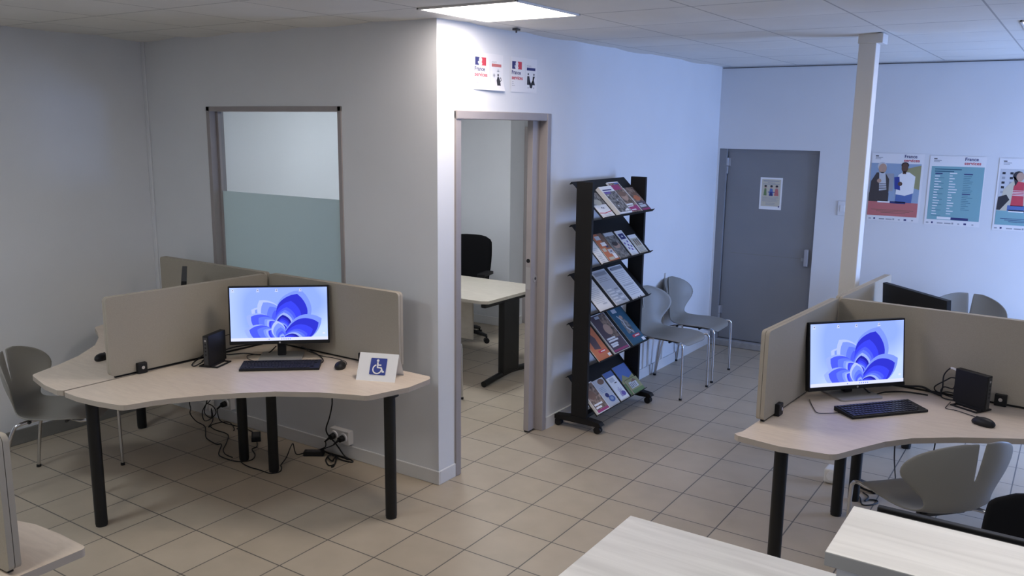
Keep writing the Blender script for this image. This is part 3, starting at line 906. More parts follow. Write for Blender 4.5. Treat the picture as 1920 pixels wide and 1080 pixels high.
def monitor(loc, yaw, pc, label, w=0.575, h=0.345, lit=True, tilt=0.08, zc=None):
    """loc = desk point under the panel; local +X is the viewing side; pc = panel centre height above the desk"""
    t = thing('monitor', label, 'monitor', (loc[0], loc[1], TZ), yaw, 'desk monitors')
    ct, st = math.cos(tilt), math.sin(tilt)
    Mx = Matrix(((ct, 0, -st, 0.0), (0, 1, 0, 0), (st, 0, ct, pc), (0, 0, 0, 1)))
    m = MB(); m.box(-0.034, -0.004, -w / 2, w / 2, -h / 2, h / 2, 'black', Mx); m.box(-0.004, 0.0, -w / 2, w / 2, -h / 2, -h / 2 + 0.020, 'black', Mx)
    m.box(-0.06, -0.034, -0.13, 0.13, -0.09, 0.07, 'black', Mx)
    m.build('casing', t, bevel=0.004)
    if lit:
        bz = 0.009; sw = w - 2 * bz; sh = h - bz - 0.021
        Mo = Mx @ frame_M((-0.0035, -sw / 2, -h / 2 + 0.021), (0, 1, 0), (0, 0, 1))
        s = Sheet(Mo, gap=0.00003)
        s.rect(0, 0, sw, sh, SCR['bg'], 0)
        k = sw / 0.557; lim = (0.004, sw - 0.004, 0.018 * k, sh - 0.004)
        px, py = 0.315 * k, 0.030 * k
        A = ('b6', 'b3', 'b3', 'b4', 'b4', 'b5', 'b6', 'b2', 'b3', 'b4', 'b5', 'b6')
        B = ('b5', 'b1', 'b1', 'b2', 'b2', 'b3', 'b4', 'b6', 'b0', 'b1', 'b2', 'b3', 'b5', 'b1', 'b2', 'b3')
        D = ('b7', 'b5', 'b5', 'b4', 'b4', 'b3', 'b3', 'b5', 'b6', 'b4', 'b4', 'b3')
        lobe(s, px - 0.03, py + .06 * k, 2.62, 0.190 * k, 0.050 * k, D, 1, lim, -0.05, 0.90)
        lobe(s, px - 0.01, py + .02 * k, 2.20, 0.235 * k, 0.066 * k, D, 14, lim, -0.05, 0.90)
        lobe(s, px - 0.005, py, 1.22, 0.285 * k, 0.100 * k, B, 27, lim, 0.055, 0.90)
        lobe(s, px - 0.02, py, 2.62, 0.235 * k, 0.062 * k, A, 44, lim, -0.05, 0.90)
        lobe(s, px - 0.03, py - 0.02, 0.46, 0.265 * k, 0.072 * k, B, 57, lim, -0.06, 0.90)
        lobe(s, px - 0.02, py - 0.03, 2.86, 0.225 * k, 0.060 * k, A, 74, lim, -0.05, 0.89)
        lobe(s, px - 0.03, py - 0.04, 1.75, 0.130 * k, 0.040 * k, D, 87, lim, -0.06, 0.88)
        s.rect(0, 0, sw, 0.018 * k, SCR['white'], 100)
        for q in (0.215, 0.288, 0.300, 0.312, 0.324, 0.336): s.rect(q * k, 0.006 * k, (q + 0.005) * k, 0.011 * k, SCR['mid'], 101)
        for q in (0.014, 0.155, 0.262, 0.398): s.rect(q * k, sh - 0.020 * k, (q + 0.010) * k, sh - 0.010 * k, SCR['white'], 101); s.rect((q + .003) * k, sh - 0.018 * k, (q + 0.008) * k, sh - 0.013 * k, SCR['ink'], 102); s.rect((q - 0.004) * k, sh - 0.025 * k, (q + 0.014) * k, sh - 0.0225 * k, SCR['white'], 101)
        s.rect(sw - 0.03 * k, 0.035 * k, sw - 0.016 * k, 0.045 * k, SCR['white'], 101)
        s.build('screen', t)
        m = MB(); m.cyl((0.0005, 0, -h / 2 + 0.010), (0.001, 0, -h / 2 + 0.010), 0.0055, n=16, m='silver', M=Mx); m.build('badge', t)
    else:
        m = MB(); m.box(-0.004, -0.003, -w / 2 + 0.01, w / 2 - 0.01, -h / 2 + 0.021, h / 2 - 0.009, 'dark', Mx); m.build('screen', t)
    m = MB(); m.box(-0.085, -0.050, -0.024, 0.024, 0.008, pc, 'black'); m.box(-0.07, -0.04, -0.04, 0.04, pc - 0.07, pc + 0.03, 'black'); m.build('stand_neck', t, bevel=0.004)
    m = MB(); m.prism(rrect(-0.15, 0.075, -0.125, 0.125, 0.02), 0.0, 0.009, 'silver'); m.build('stand_base', t, bevel=0.002)
    return t
ML = monitor((-0.853, -0.426), -0.841, 0.268, 'lit monitor with blue petals on the left desk, behind the wheelchair card')
MR = monitor((2.120, 0.844), -0.736, 0.226, 'lit monitor with blue petals on the right desk, below the wall posters', h=0.358, tilt=0.12)
monitor((2.27, 1.69), 0.79, 0.282, 'dark back of a monitor rising above the long divider on the right', lit=False)
monitor((-1.60, -0.56), -2.20, 0.285, 'monitor seen edge-on between the two left dividers', lit=False)

def keyboard(loc, ang, label):
    t = thing('keyboard', label, 'keyboard', (loc[0], loc[1], TZ), ang, 'black keyboards')
    L, D = 0.445, 0.145
    m = MB()
    pts = [(-D / 2, 0.0), (D / 2, 0.0), (D / 2, 0.024), (-D / 2, 0.013)]
    v = [(-L / 2, y, z) for y, z in pts] + [(L / 2, y, z) for y, z in pts]
    m.add(v, [(0, 1, 2, 3), (7, 6, 5, 4), (0, 4, 5, 1), (1, 5, 6, 2), (2, 6, 7, 3), (3, 7, 4, 0)], 'black')
    m.build('case', t, bevel=0.003)
    m = MB()
    for r in range(6):
        y = D / 2 - 0.018 - r * 0.0215 - (0.004 if r else 0)
        x = -L / 2 + 0.010
        row = [0.0175] * 22
        if r == 5: row = [0.024, 0.02, 0.02, 0.112, 0.02, 0.02, 0.024] + [0.0175] * 7
        if r in (2, 3, 4): row = [0.024 + 0.004 * (r - 2)] + [0.0175] * 11 + [0.032 - 0.003 * (r - 2)] + [0.0175] * 7
        for wd in row:
            if x + wd > L / 2 - 0.008: break
            zz = 0.0185 + (y / D) * 0.011
            m.box(x, x + wd - 0.0022, y - 0.0095, y + 0.0085, zz - 0.002, zz + 0.004, 'key')
            x += wd + 0.0015
    m.build('keycaps', t, bevel=0.0008, seg=1)
    return t
keyboard((-0.715, -0.545), math.radians(40), 'black keyboard on the left desk in front of the lit monitor')
keyboard((2.285, 0.665), math.radians(50), 'black keyboard on the right desk in front of the lit monitor')

def mouse(loc, ang, label):
    t = thing('computer_mouse', label, 'mouse', (loc[0], loc[1], TZ), ang, 'black computer mice')
    m = MB(); V = []; n = 20
    prof = [(0.0, 0.90), (0.008, 1.0), (0.016, 0.98), (0.024, 0.88), (0.031, 0.68), (0.0355, 0.40), (0.037, 0.10)]
    for z, k in prof:
        for i in range(n):
            a = 2 * PI * i / n
            y = 0.056 * math.sin(a) * k - 0.006 * (z / 0.037)
            V.append((0.032 * math.cos(a) * k * (1 - 0.12 * math.cos(2 * a) * 0), y, z))
    L = len(prof)
    F = [(i * n + k, i * n + (k + 1) % n, (i + 1) * n + (k + 1) % n, (i + 1) * n + k) for i in range(L - 1) for k in range(n)] + [tuple(range(n - 1, -1, -1)), tuple(range((L - 1) * n, L * n))]
    m.add(V, F, 'black'); m.build('shell', t, smooth=True, angle=60)
    m = MB(); m.box(-0.0035, 0.0035, 0.018, 0.036, 0.022, 0.0352, 'dark'); m.build('scroll_wheel', t, bevel=0.002)
    return t
mouse((-0.437, -0.352), math.radians(35), 'black mouse between the left keyboard and the wheelchair card')
mouse((2.728, 0.738), math.radians(65), 'shiny black mouse on the right desk in front of the small computer')
mouse((-1.690, -1.045), math.radians(30), 'black mouse peeping out behind the left divider, on the far left desk')

def mini_pc(loc, ang, ring, label):
    """upright mini computer; front face looks along local +X"""
    t = thing('mini_computer', label, 'computer', (loc[0], loc[1], TZ), ang, 'upright mini computers')
    m = MB(); m.box(-0.088, 0.088, -0.018, 0.018, 0.012, 0.188, 'black'); m.build('case', t, bevel=0.003)
    m = MB(); m.box(0.0885, 0.0905, -0.0125, 0.0125, 0.02, 0.18, 'dark'); fp = m.build('front_panel', t, bevel=0.001)
    m = MB()
    for z in (0.075, 0.095, 0.115, 0.135): m.box(0.0902, 0.0912, -0.005, 0.005, z, z + 0.008, 'black')
    m.cyl((0.0902, 0, 0.16), (0.0912, 0, 0.16), 0.006, m='silver'); m.build('front_ports', fp)
    m = MB()
    for k in range(6): m.box(-0.0905, -0.088, -0.012, 0.012, 0.04 + k * 0.022, 0.052 + k * 0.022, 'dark')
    m.build('rear_ports', t)
    m = MB()
    for s in (-1, 1):
        m.box(-0.07, 0.075, s * 0.055 - 0.005, s * 0.055 + 0.005, 0, 0.008, 'black')
        for x in (-0.07, 0.065): m.box(x, x + 0.010, min(0, s * 0.055), max(0, s * 0.055), 0, 0.008, 'black')
    m.box(-0.07, 0.075, -0.021, 0.021, 0.0, 0.014, 'black'); m.build('stand', t, bevel=0.002)
    return t
mini_pc((-1.070, -0.722), math.radians(-70), 1, 'upright black mini computer left of the lit monitor on the left desk')
mini_pc((2.648, 0.992), math.radians(-29), 1, 'upright black mini computer on the right desk beside the long divider')

# folded card with the wheelchair pictogram
def tent_card():
    a = math.atan2(0.083, 0.209)
    t = thing('tent_card', 'folded white card with the blue wheelchair sign on the left desk', 'card', (-0.200, -0.472, TZ), a)
    w, d, h = 0.225, 0.150, 0.138
    m = MB(); th = 0.0012
    for y0, y1 in ((0, d / 2), (d, d / 2)):
        v = [(0, y0, 0), (w, y0, 0), (w, y1, h), (0, y1, h)]
        v += [(x, y, z - 0.0) for x, y, z in [(0, y0 + (th if y0 == 0 else -th), 0), (w, y0 + (th if y0 == 0 else -th), 0), (w, y1, h - 2 * th), (0, y1, h - 2 * th)]]
        m.add(v, [(0, 1, 2, 3), (7, 6, 5, 4), (0, 4, 5, 1), (1, 5, 6, 2), (3, 7, 4, 0)], 'paper')
    m.build('folded_paper', t)
    M = frame_M((0, -0.0003, 0), (1, 0, 0), (0, d / 2, h))
    s = Sheet(M, gap=0.0004); c = (0.117, 0.082); q = 0.047
    s.poly([(c[0] + x, c[1] + y) for x, y in rrect(-q - 0.003, q + 0.003, -q - 0.003, q + 0.003, 0.006)], 'print_light', 1)
    s.poly([(c[0] + x, c[1] + y) for x, y in rrect(-q - 0.002, q + 0.002, -q - 0.002, q + 0.002, 0.006)], 'paper', 2)
    s.poly([(c[0] + x, c[1] + y) for x, y in rrect(-q, q, -q, q, 0.006)], 'sign_blue', 3)
    X = lambda pts: [(c[0] + x * q, c[1] + y * q) for x, y in pts]
    s.disc(c[0] - 0.12 * q, c[1] + 0.70 * q, 0.16 * q, 'paper', 4)
    s.stroke(X([(-0.12, 0.5), (-0.06, -0.12), (0.38, -0.14), (0.62, -0.62), (0.80, -0.55)]), 0.20 * q, 'paper', 4)
    s.stroke(X([(-0.08, 0.18), (0.36, 0.18)]), 0.15 * q, 'paper', 5)
    arc = [(-0.08 + 0.52 * math.cos(x), -0.32 + 0.52 * math.sin(x)) for x in [math.radians(110 + 10 * k) for k in range(25)]]
    s.stroke(X(arc), 0.15 * q, 'paper', 6)
    s.build('wheelchair_sign', t)
    return t
tent_card()

# ================================================================== RECEPTION COUNTER
t = thing('reception_counter', 'whitewashed low counter top at the bottom centre of the photo', 'counter', (2.25, -1.6, 0))
m = MB(); m.box(-0.469, 0.35, -0.75, 0.469, 0.702, 0.74, 'counter'); m.build('counter_top', t, bevel=0.0025)
m = MB(); m.box(-0.44, -0.42, -0.72, 0.43, 0, 0.702, 'counter_body'); m.box(-0.42, 0.33, 0.41, 0.43, 0, 0.702, 'counter_body'); m.build('side_panel', t)
t = thing('reception_counter', 'higher whitewashed counter shelf in the bottom right corner with a grey front edge', 'counter', (3.2, -1.55, 0))
m = MB(); m.box(-0.624, 0.8, -0.175, 0.135, 1.062, 1.10, 'counter', None)
for i in range(len(m.m)): pass
top = m.build('counter_shelf', t, bevel=0.003)
me = top.data; me.materials.append(MT['counter_edge'])
for p in me.polygons:
    if abs(p.normal.z) < 0.5: p.material_index = 1
m = MB(); m.box(-0.598, 0.8, -0.150, -0.130, 0, 1.062, 'counter_body'); m.box(-0.598, -0.578, -0.13, 0.11, 0, 1.062, 'counter_body'); m.build('body_panel', t)
m = MB(); m.box(-0.570, 0.8, 0.150, 0.168, 1.03, 1.088, 'dark'); m.box(-0.570, 0.8, 0.168, 0.19, 1.04, 1.098, 'black'); m.box(-0.57, 0.8, 0.137, 0.150, 1.03, 1.09, 'black'); m.build('black_rail', t, bevel=0.003)

# ================================================================== SHELL CHAIRS
def chair_shell():
    #        x,     z,     half width, forward wrap, seat dish
    P = [(0.262, 0.418, 0.135, 0.0, 0.000), (0.252, 0.440, 0.185, 0.0, 0.002), (0.215, 0.455, 0.213, 0.0, 0.004), (0.140, 0.460, 0.232, 0.0, 0.006),
         (0.050, 0.455, 0.236, 0.0, 0.010), (-0.050, 0.446, 0.226, 0.0, 0.016), (-0.120, 0.444, 0.205, 0.005, 0.024), (-0.172, 0.462, 0.182, 0.025, 0.022),
         (-0.200, 0.500, 0.170, 0.045, 0.008), (-0.214, 0.545, 0.190, 0.065, 0.0), (-0.224, 0.585, 0.232, 0.090, 0.0), (-0.232, 0.622, 0.272, 0.112, 0.0),
         (-0.239, 0.660, 0.292, 0.122, 0.0), (-0.245, 0.700, 0.288, 0.115, 0.0), (-0.250, 0.740, 0.262, 0.095, 0.0), (-0.254, 0.775, 0.212, 0.064, 0.0), (-0.257, 0.800, 0.150, 0.032, 0.0), (-0.258, 0.815, 0.080, 0.010, 0.0)]
    n = 8   # columns on each side of the slit
    V = []; F = []; slit0 = 12
    R = len(P)
    for i, (x, z, hw, wrap, dish) in enumerate(P):
        g = 0.0 if i < slit0 else 0.0035 + 0.0032 * (i - slit0)
        for s in (-1, 1):
            for k in range(n + 1):
                f = k / n
                y = s * (g + (hw - g) * f)
                q = abs(y) / 0.25
                xx = x + wrap * (f ** 2.2) 
                zz = z + dish * f ** 2 + (0.0 if i > 8 else 0)
                V.append((xx, y, zz))
    W = 2 * (n + 1)
    def id_(i, s, k): return i * W + (0 if s < 0 else n + 1) + k
    for i in range(R - 1):
        for s in (-1, 1):
            for k in range(n):
                a, b, c, d = id_(i, s, k), id_(i, s, k + 1), id_(i + 1, s, k + 1), id_(i + 1, s, k)
                F.append((a, b, c, d) if s > 0 else (d, c, b, a))
    me_merge = []
    for i in range(slit0):
        me_merge.append((id_(i, -1, 0), id_(i, 1, 0)))
    remap = {b: a for a, b in me_merge}
    F = [tuple(remap.get(q, q) for q in f) for f in F]
    m = MB(); m.add(V, F, 'shell')
    return m
def make_chair(label, loc, rz):
    t = thing('shell_chair', label, 'chair', (loc[0], loc[1], 0), rz, 'grey shell chairs with chrome legs')
    sh = chair_shell().build('shell', t, smooth=True, solid=0.009, sub=1, angle=80)
    bm = bmesh.new(); bm.from_mesh(sh.data)
    loose = [v for v in bm.verts if not v.link_faces]
    bmesh.ops.delete(bm, geom=loose, context='VERTS'); bmesh.ops.recalc_face_normals(bm, faces=bm.faces); bm.to_mesh(sh.data); bm.free()
    m = MB(); m.box(-0.10, 0.12, -0.10, 0.10, 0.418, 0.440, 'dark'); m.tube([(-0.09, -0.17, 0.428), (-0.09, 0.17, 0.428)], 0.009, 'dark', sm=0); m.tube([(0.11, -0.17, 0.432), (0.11, 0.17, 0.432)], 0.009, 'dark', sm=0)
    m.build('underframe', t, bevel=0.003)
    for s in (-1, 1):
        m = MB(); m.tube([(0.10, s * 0.11, 0.436), (0.19, s * 0.185, 0.440), (0.236, s * 0.214, 0.452), (0.256, s * 0.224, 0.440), (0.262, s * 0.228, 0.400), (0.264, s * 0.230, 0.20), (0.265, s * 0.231, 0.008)], 0.0095, 'chrome', n=12, sm=5)
        lg = m.build('leg', t, smooth=True)
        m = MB(); m.cyl((0.265, s * 0.231, 0), (0.265, s * 0.231, 0.016), 0.013, 0.012, 12, 'black'); m.build('foot_cap', lg, smooth=True)
        m = MB(); m.tube([(-0.06, s * 0.11, 0.430), (-0.12, s * 0.175, 0.428), (-0.160, s * 0.205, 0.400), (-0.20, s * 0.226, 0.25), (-0.238, s * 0.255, 0.008)], 0.0105, 'chrome', n=12, sm=5)
        lg = m.build('leg', t, smooth=True)
        m = MB(); m.cyl((-0.238, s * 0.255, 0), (-0.237, s * 0.254, 0.016), 0.014, 0.013, 12, 'black'); m.build('foot_cap', lg, smooth=True)
    return t
CH = make_chair('grey shell chair against the side wall, right beside the brochure rack', (0.305, 2.605), math.radians(-5))
GR = 'grey shell chairs with chrome legs'
dup(CH, (0.305, 3.175, 0), math.radians(2), 'grey shell chair against the side wall, closest to the grey door', GR)
dup(CH, (-1.842, -1.252, 0), math.radians(41), 'grey shell chair by the left wall, tucked half under the left desk', GR)
dup(CH, (2.580, 0.372, 0), math.radians(138), 'grey shell chair tucked under the right desk, seen from behind', GR)
dup(CH, (2.33, 3.74, 0), math.radians(-92), 'grey shell chair under the wall posters, its slit back rising above the long divider', GR)
dup(CH, (1.72, 3.74, 0), math.radians(-85), 'grey shell chair almost hidden behind the pale divider beside the post', GR)
dup(CH, (-1.138, 1.155, 0), math.radians(80), 'grey shell chair inside the office, only one leg showing past the door jamb', GR)

# ================================================================== BLACK TASK CHAIRS
def task_chair(label, loc, rz, top=1.03):
    """front looks along local +X"""
    t = thing('office_chair', label, 'chair', (loc[0], loc[1], 0), rz)
    m = MB(); V = []; F = []
    rows = 9; cols = 9
    for i in range(rows):
        f = i / (rows - 1)
        z = 0.53 + (top - 0.53) * f
        hw = 0.205 + 0.035 * math.sin(PI * min(f * 0.75 + 0.1, 1)) - (0.012 if i == rows - 1 else 0)
        for j in range(cols):
            g = -1 + 2 * j / (cols - 1)
            V.append((-0.215 - 0.09 * f + 0.035 * g * g, hw * g, z - (0.035 * g ** 4 if i == rows - 1 else 0)))
    for i in range(rows - 1):
        for j in range(cols - 1):
            a = i * cols + j
            F.append((a, a + cols, a + cols + 1, a + 1))
    m.add(V, F, 'black_fabric'); m.build('backrest', t, smooth=True, solid=0.045, bevel=0.012, seg=3)
    m = MB(); m.prism(rrect(-0.23, 0.24, -0.24, 0.24, 0.07), 0.44, 0.51, 'black_fabric'); m.build('seat', t, bevel=0.02, seg=3, smooth=True)
    m = MB(); m.tube([(-0.05, 0, 0.43), (-0.24, 0, 0.44), (-0.275, 0, 0.52), (-0.29, 0, 0.72)], 0.022, 'black', n=10); m.build('back_bracket', t, smooth=True)
    for s in (-1, 1):
        m = MB(); m.tube([(0.0, s * 0.22, 0.435), (0.0, s * 0.285, 0.45), (-0.01, s * 0.29, 0.55), (-0.01, s * 0.285, 0.68)], 0.016, 'black', n=8)
        m.prism(rrect(-0.12, 0.13, s * 0.285 - 0.04, s * 0.285 + 0.04, 0.03), 0.68, 0.705, 'black'); m.build('armrest', t, smooth=True)
    m = MB(); m.cyl((0, 0, 0.09), (0, 0, 0.44), 0.028, m='black'); m.box(-0.1, 0.1, -0.08, 0.08, 0.42, 0.44, 'black'); m.build('column', t, smooth=True)
    m = MB()
    for k in range(5):
        a = 2 * PI * k / 5 + 0.3
        m.tube([(0.03 * math.cos(a), 0.03 * math.sin(a), 0.115), (0.2 * math.cos(a), 0.2 * math.sin(a), 0.10), (0.30 * math.cos(a), 0.30 * math.sin(a), 0.075)], lambda q: 0.026 - 0.010 * q, 'black', n=8)
    m.cyl((0, 0, 0.085), (0, 0, 0.135), 0.05, m='black'); m.build('star_base', t, smooth=True)
    for k in range(5):
        a = 2 * PI * k / 5 + 0.3; x, y = 0.30 * math.cos(a), 0.30 * math.sin(a)
        m = MB()
        for s in (-1, 1):
            n = Vector((-math.sin(a + 0.6), math.cos(a + 0.6), 0)) * 0.014 * s
            p = Vector((x, y, 0.027))
            m.cyl(p + n - n.normalized() * 0.009, p + n + n.normalized() * 0.009, 0.027, n=16, m='black')
        m.cyl((x, y, 0.03), (x, y, 0.075), 0.008, m='black')
        m.build('caster', t, smooth=True)
    return t
TC = task_chair('black office chair behind the desk in the small office', (-2.02, 2.86), math.radians(-78))
task_chair('black office chair cut off in the bottom right, behind the high counter', (3.075, -0.90), math.radians(-92), 0.94)

# ================================================================== OFFICE DESK
t = thing('office_desk', 'maple desk with black T-shaped metal legs inside the small office', 'desk', (-1.7, 2.1, 0))
m = MB(); m.prism([(-0.80, -0.435), (0.800, -0.435), (0.855, -0.40), (0.865, 0.15), (0.70, 0.43), (-0.80, 0.43)], 0.705, 0.73, 'office_desk'); m.build('desktop', t, bevel=0.003)
m = MB(); m.box(0.43, 0.52, -0.375, -0.335, 0.7305, 0.7325, 'silver'); m.box(0.44, 0.51, -0.367, -0.343, 0.7325, 0.733, 'dark'); m.build('cable_grommet', t)
m = MB(); m.box(-0.6, 0.42, -0.02, 0.0, 0.27, 0.700, 'office_desk'); m.build('modesty_panel', t, bevel=0.008)
for x in (0.80, -0.70):
    m = MB(); m.box(x - 0.03, x + 0.03, -0.14, 0.10, 0.05, 0.68, 'black_metal')
    m.box(x - 0.025, x + 0.025, -0.40, 0.38, 0.665, 0.705, 'black_metal')
    lg = m.build('leg', t, bevel=0.012, seg=3)
    m = MB()
    m.tube([(x, -0.385, 0.026), (x, -0.20, 0.045), (x, 0.0, 0.058), (x, 0.20, 0.045), (x, 0.385, 0.026)], lambda q: 0.026, 'black_metal', n=10)
    m.build('foot', lg, smooth=True)
m = MB(); m.box(-0.70, 0.80, -0.03, 0.01, 0.64, 0.70, 'black_metal'); m.build('beam', t)
# ================================================================== BROCHURE RACK
t = thing('brochure_rack', 'black five-shelf brochure rack on castors against the side wall', 'rack', (0.225, 1.74, 0))
RX, RY = 0.225, 1.74
for y in (1.318, 2.145):
    m = MB(); m.box(0.155 - RX, 0.278 - RX, y - 0.014 - RY, y + 0.014 - RY, 0.085, 1.745, 'rack'); m.build('upright', t, bevel=0.003)
    m = MB()
    m.prism([(0.012 - RX, 0.060), (0.03 - RX, 0.083), (0.13 - RX, 0.093), (0.30 - RX, 0.093), (0.385 - RX, 0.083), (0.405 - RX, 0.060), (0.38 - RX, 0.052), (0.04 - RX, 0.052)], -0.028, 0.028, 'rack', None,
            Matrix(((1, 0, 0, 0), (0, 0, -1, y - RY), (0, 1, 0, 0), (0, 0, 0, 1))))
    ft = m.build('foot', t, bevel=0.006)
    for x in (0.052, 0.368):
        m = MB()
        for dy in (-0.012, 0.012): m.cyl((x - RX, y - RY + dy - 0.008, 0.026), (x - RX, y - RY + dy + 0.008, 0.026), 0.026, n=18, m='black')
        m.cyl((x - RX, y - RY, 0.026), (x - RX, y - RY, 0.056), 0.009, m='dark'); m.build('caster', ft, smooth=True)
m = MB(); m.box(0.19 - RX, 0.24 - RX, 1.33 - RY, 2.13 - RY, 0.065, 0.09, 'rack'); m.build('bottom_bar', t)
SH = [(0.097, 1.738, 0.345, 1.500), (0.101, 1.445, 0.345, 1.189), (0.098, 1.101, 0.347, 0.858), (0.099, 0.752, 0.347, 0.505), (0.103, 0.367, 0.345, 0.117)]
for x0, z0, x1, z1 in SH:
    L = math.hypot(x1 - x0, z1 - z0)
    M = frame_M((x1 - RX, 0, z1), (0, 1, 0), (x0 - x1, 0, z0 - z1))
    m = MB(); m.box(1.334 - RY, 2.130 - RY, 0.0, L, -0.0025, 0.0, 'rack', M); m.box(1.334 - RY, 2.130 - RY, L - 0.003, L, -0.022, 0.0, 'rack', M)
    sh = m.build('shelf', t)
    m = MB(); m.box(1.334 - RY, 2.130 - RY, -0.003, 0.0, -0.0025, 0.022, 'rack', M); m.build('shelf_lip', sh)

def brochure(k, ya, yb, ln, th, design, label, name='brochure', lift=0.0, skew=0.0):
    """leaflet leaning on shelf k between ya and yb, ln long up the slope, th thick"""
    x0, z0, x1, z1 = SH[k]
    M = frame_M((x1, (ya + yb) / 2, z1), (0, 1, 0), (x0 - x1, 0, z0 - z1)) @ Matrix.Translation((0, 0.001, 0.0006 + lift)) @ Matrix.Rotation(skew, 4, 'Z')
    w = yb - ya
    t = Sheet(M @ Matrix.Translation((-w / 2, 0, 0)), gap=0.0004)
    MM = t.M
    t.box(0, w, 0, ln, 0, th, 'paper', MM)
    t.M = MM @ Matrix.Translation((0, 0, th))
    design(t, w, ln)
    return tag(t.build(name), label, 'brochure', 'brochures on shelf %s' % ('top second third fourth bottom'.split()[k]))

def d_white_red(s, w, h):
    s.rect(0.0, h * .52, w, h, 'photo', 1); s.disc(w * .45, h * .62, w * .32, 'cream', 2, ry=h * .12); s.stroke([(0, h * .22), (w * .4, h * .19), (w, h * .24)], 0.006, 'red', 2)
    s.rect(w * .42, h * .38, w * .5, h * .42, 'print_black', 2); s.rect(w * .55, h * .36, w * .62, h * .41, 'print_black', 2); s.lines(w * .25, w * .85, h * .16, 3, .012, .004, 'print_light', 2)
def d_catalog(s, w, h):
    s.rect(w * .06, h * .04, w * .97, h * .80, 'photo', 1)
    s.rect(w * .1, h * .84, w * .8, h * .88, 'navy', 2); s.rect(w * .1, h * .72, w * .55, h * .80, 'violet', 2)
    for q in range(6): s.rect(w * (.15 + .13 * (q % 5)), h * (.15 + .10 * q), w * (.28 + .13 * (q % 5)), h * (.19 + .10 * q), 'print_light' if q % 2 else 'print_black', 2)
    s.poly([(w * .5, h * .06), (w * .9, h * .06), (w * .85, h * .16), (w * .6, h * .11)], 'paper', 3)
def d_mag_red(s, w, h):
    s.rect(w * .04, h * .02, w * .96, h * .97, 'photo2', 1); s.rect(w * .12, h * .74, w * .8, h * .90, 'magenta', 2); s.rect(w * .55, h * .92, w * .9, h * .965, 'denim', 2)
    s.rect(w * .05, h * .06, w * .95, h * .22, 'magenta', 2); s.rect(w * .12, h * .24, w * .7, h * .29, 'paper', 3); s.rect(w * .12, h * .19, w * .6, h * .22, 'paper', 3); s.rect(w * .2, h * .08, w * .6, h * .11, 'paper', 3)
    s.disc(w * .5, h * .52, w * .26, 'skin', 2, ry=h * .13); s.disc(w * .48, h * .60, w * .3, 'brown', 3, ry=h * .08)
def d_mag_food(s, w, h):
    s.rect(0, 0, w, h, 'plum', 1); s.rect(0, h * .4, w, h, 'photo2', 2); s.disc(w * .5, h * .55, w * .34, 'orange', 3, ry=h * .11); s.disc(w * .6, h * .72, w * .26, 'brown', 4, ry=h * .07)
    s.rect(w * .1, h * .17, w * .8, h * .27, 'print_light', 3); s.rect(w * .1, h * .05, w * .95, h * .12, 'magenta', 3); s.rect(w * .15, h * .29, w * .6, h * .33, 'print_light', 3)
def d_form(s, w, h):
    s.rect(w * .15, h * .86, w * .6, h * .89, 'print_light', 1); s.lines(w * .12, w * .85, h * .55, 7, .014, .004, 'print_light', 1); s.lines(w * .2, w * .7, h * .28, 4, .016, .006, 'print_light', 1)
def d_orange(s, w, h):
    s.rect(0, 0, w, h, 'orange', 1); s.rect(w * .55, h * .45, w, h, 'brown', 2)
    for a, b, c, e, q in ((.15, .78, .6, .92, 'print_light'), (.3, .55, .75, .68, 'paper'), (.1, .36, .4, .48, 'cream'), (.5, .26, .95, .42, 'print_light'), (.12, .06, .6, .16, 'cream'), (.65, .08, .97, .3, 'paper')): s.rect(w * a, h * b, w * c, h * e, q, 3)
    s.rect(w * .62, h * .5, w * .8, h * .55, 'navy', 4); s.rect(w * .66, h * .32, w * .8, h * .36, 'navy', 4)
def d_grey_photo(s, w, h):
    s.rect(0, 0, w, h, 'photo', 1); s.disc(w * .5, h * .5, w * .32, 'skin', 2, ry=h * .12); s.disc(w * .42, h * .56, w * .28, 'coat', 3, ry=h * .08); s.rect(w * .05, h * .86, w * .95, h * .98, 'print_light', 2)
def d_white_blue(s, w, h):
    s.rect(w * .15, h * .66, w * .85, h * .88, 'navy', 1); s.rect(w * .4, h * .74, w * .6, h * .80, 'paper', 2)
    for a, b in ((.2, .5), (.5, .42), (.3, .3), (.6, .24), (.75, .36), (.68, .55)): s.disc(w * a, h * b, w * .09, 'violet', 1)
    s.lines(w * .2, w * .8, h * .14, 3, .010, .003, 'print_light', 1)
def d_cream(s, w, h):
    s.rect(w * .06, h * .04, w * .94, h * .82, 'cream', 1)
    for a in (.25, .48, .7): s.rect(w * a, h * .42, w * (a + .12), h * .68, 'brown', 2); s.disc(w * (a + .06), h * .72, w * .06, 'print_black', 2)
    s.lines(w * .15, w * .85, h * .32, 4, .012, .004, 'print_grey', 2)
def d_letter(s, w, h):
    s.lines(w * .12, w * .9, h * .82, 4, .012, .004, 'print_light', 1); s.lines(w * .12, w * .9, h * .62, 9, .014, .004, 'print_light', 1); s.rect(w * .5, h * .16, w * .8, h * .2, 'print_light', 1)
def d_form_grey(s, w, h):
    s.rect(w * .04, h * .02, w * .96, h * .97, 'print_light', 1); s.rect(w * .08, h * .84, w * .92, h * .94, 'print_grey', 2); s.lines(w * .1, w * .9, h * .78, 3, .014, .004, 'print_grey', 2)
    for q in range(5): s.rect(w * .12, h * (.42 - .08 * q), w * (.45 + .08 * (q % 3)), h * (.46 - .08 * q), 'paper', 2); s.rect(w * .62, h * (.40 - .08 * q), w * .88, h * (.44 - .08 * q), 'paper' if q % 2 else 'print_grey', 2)
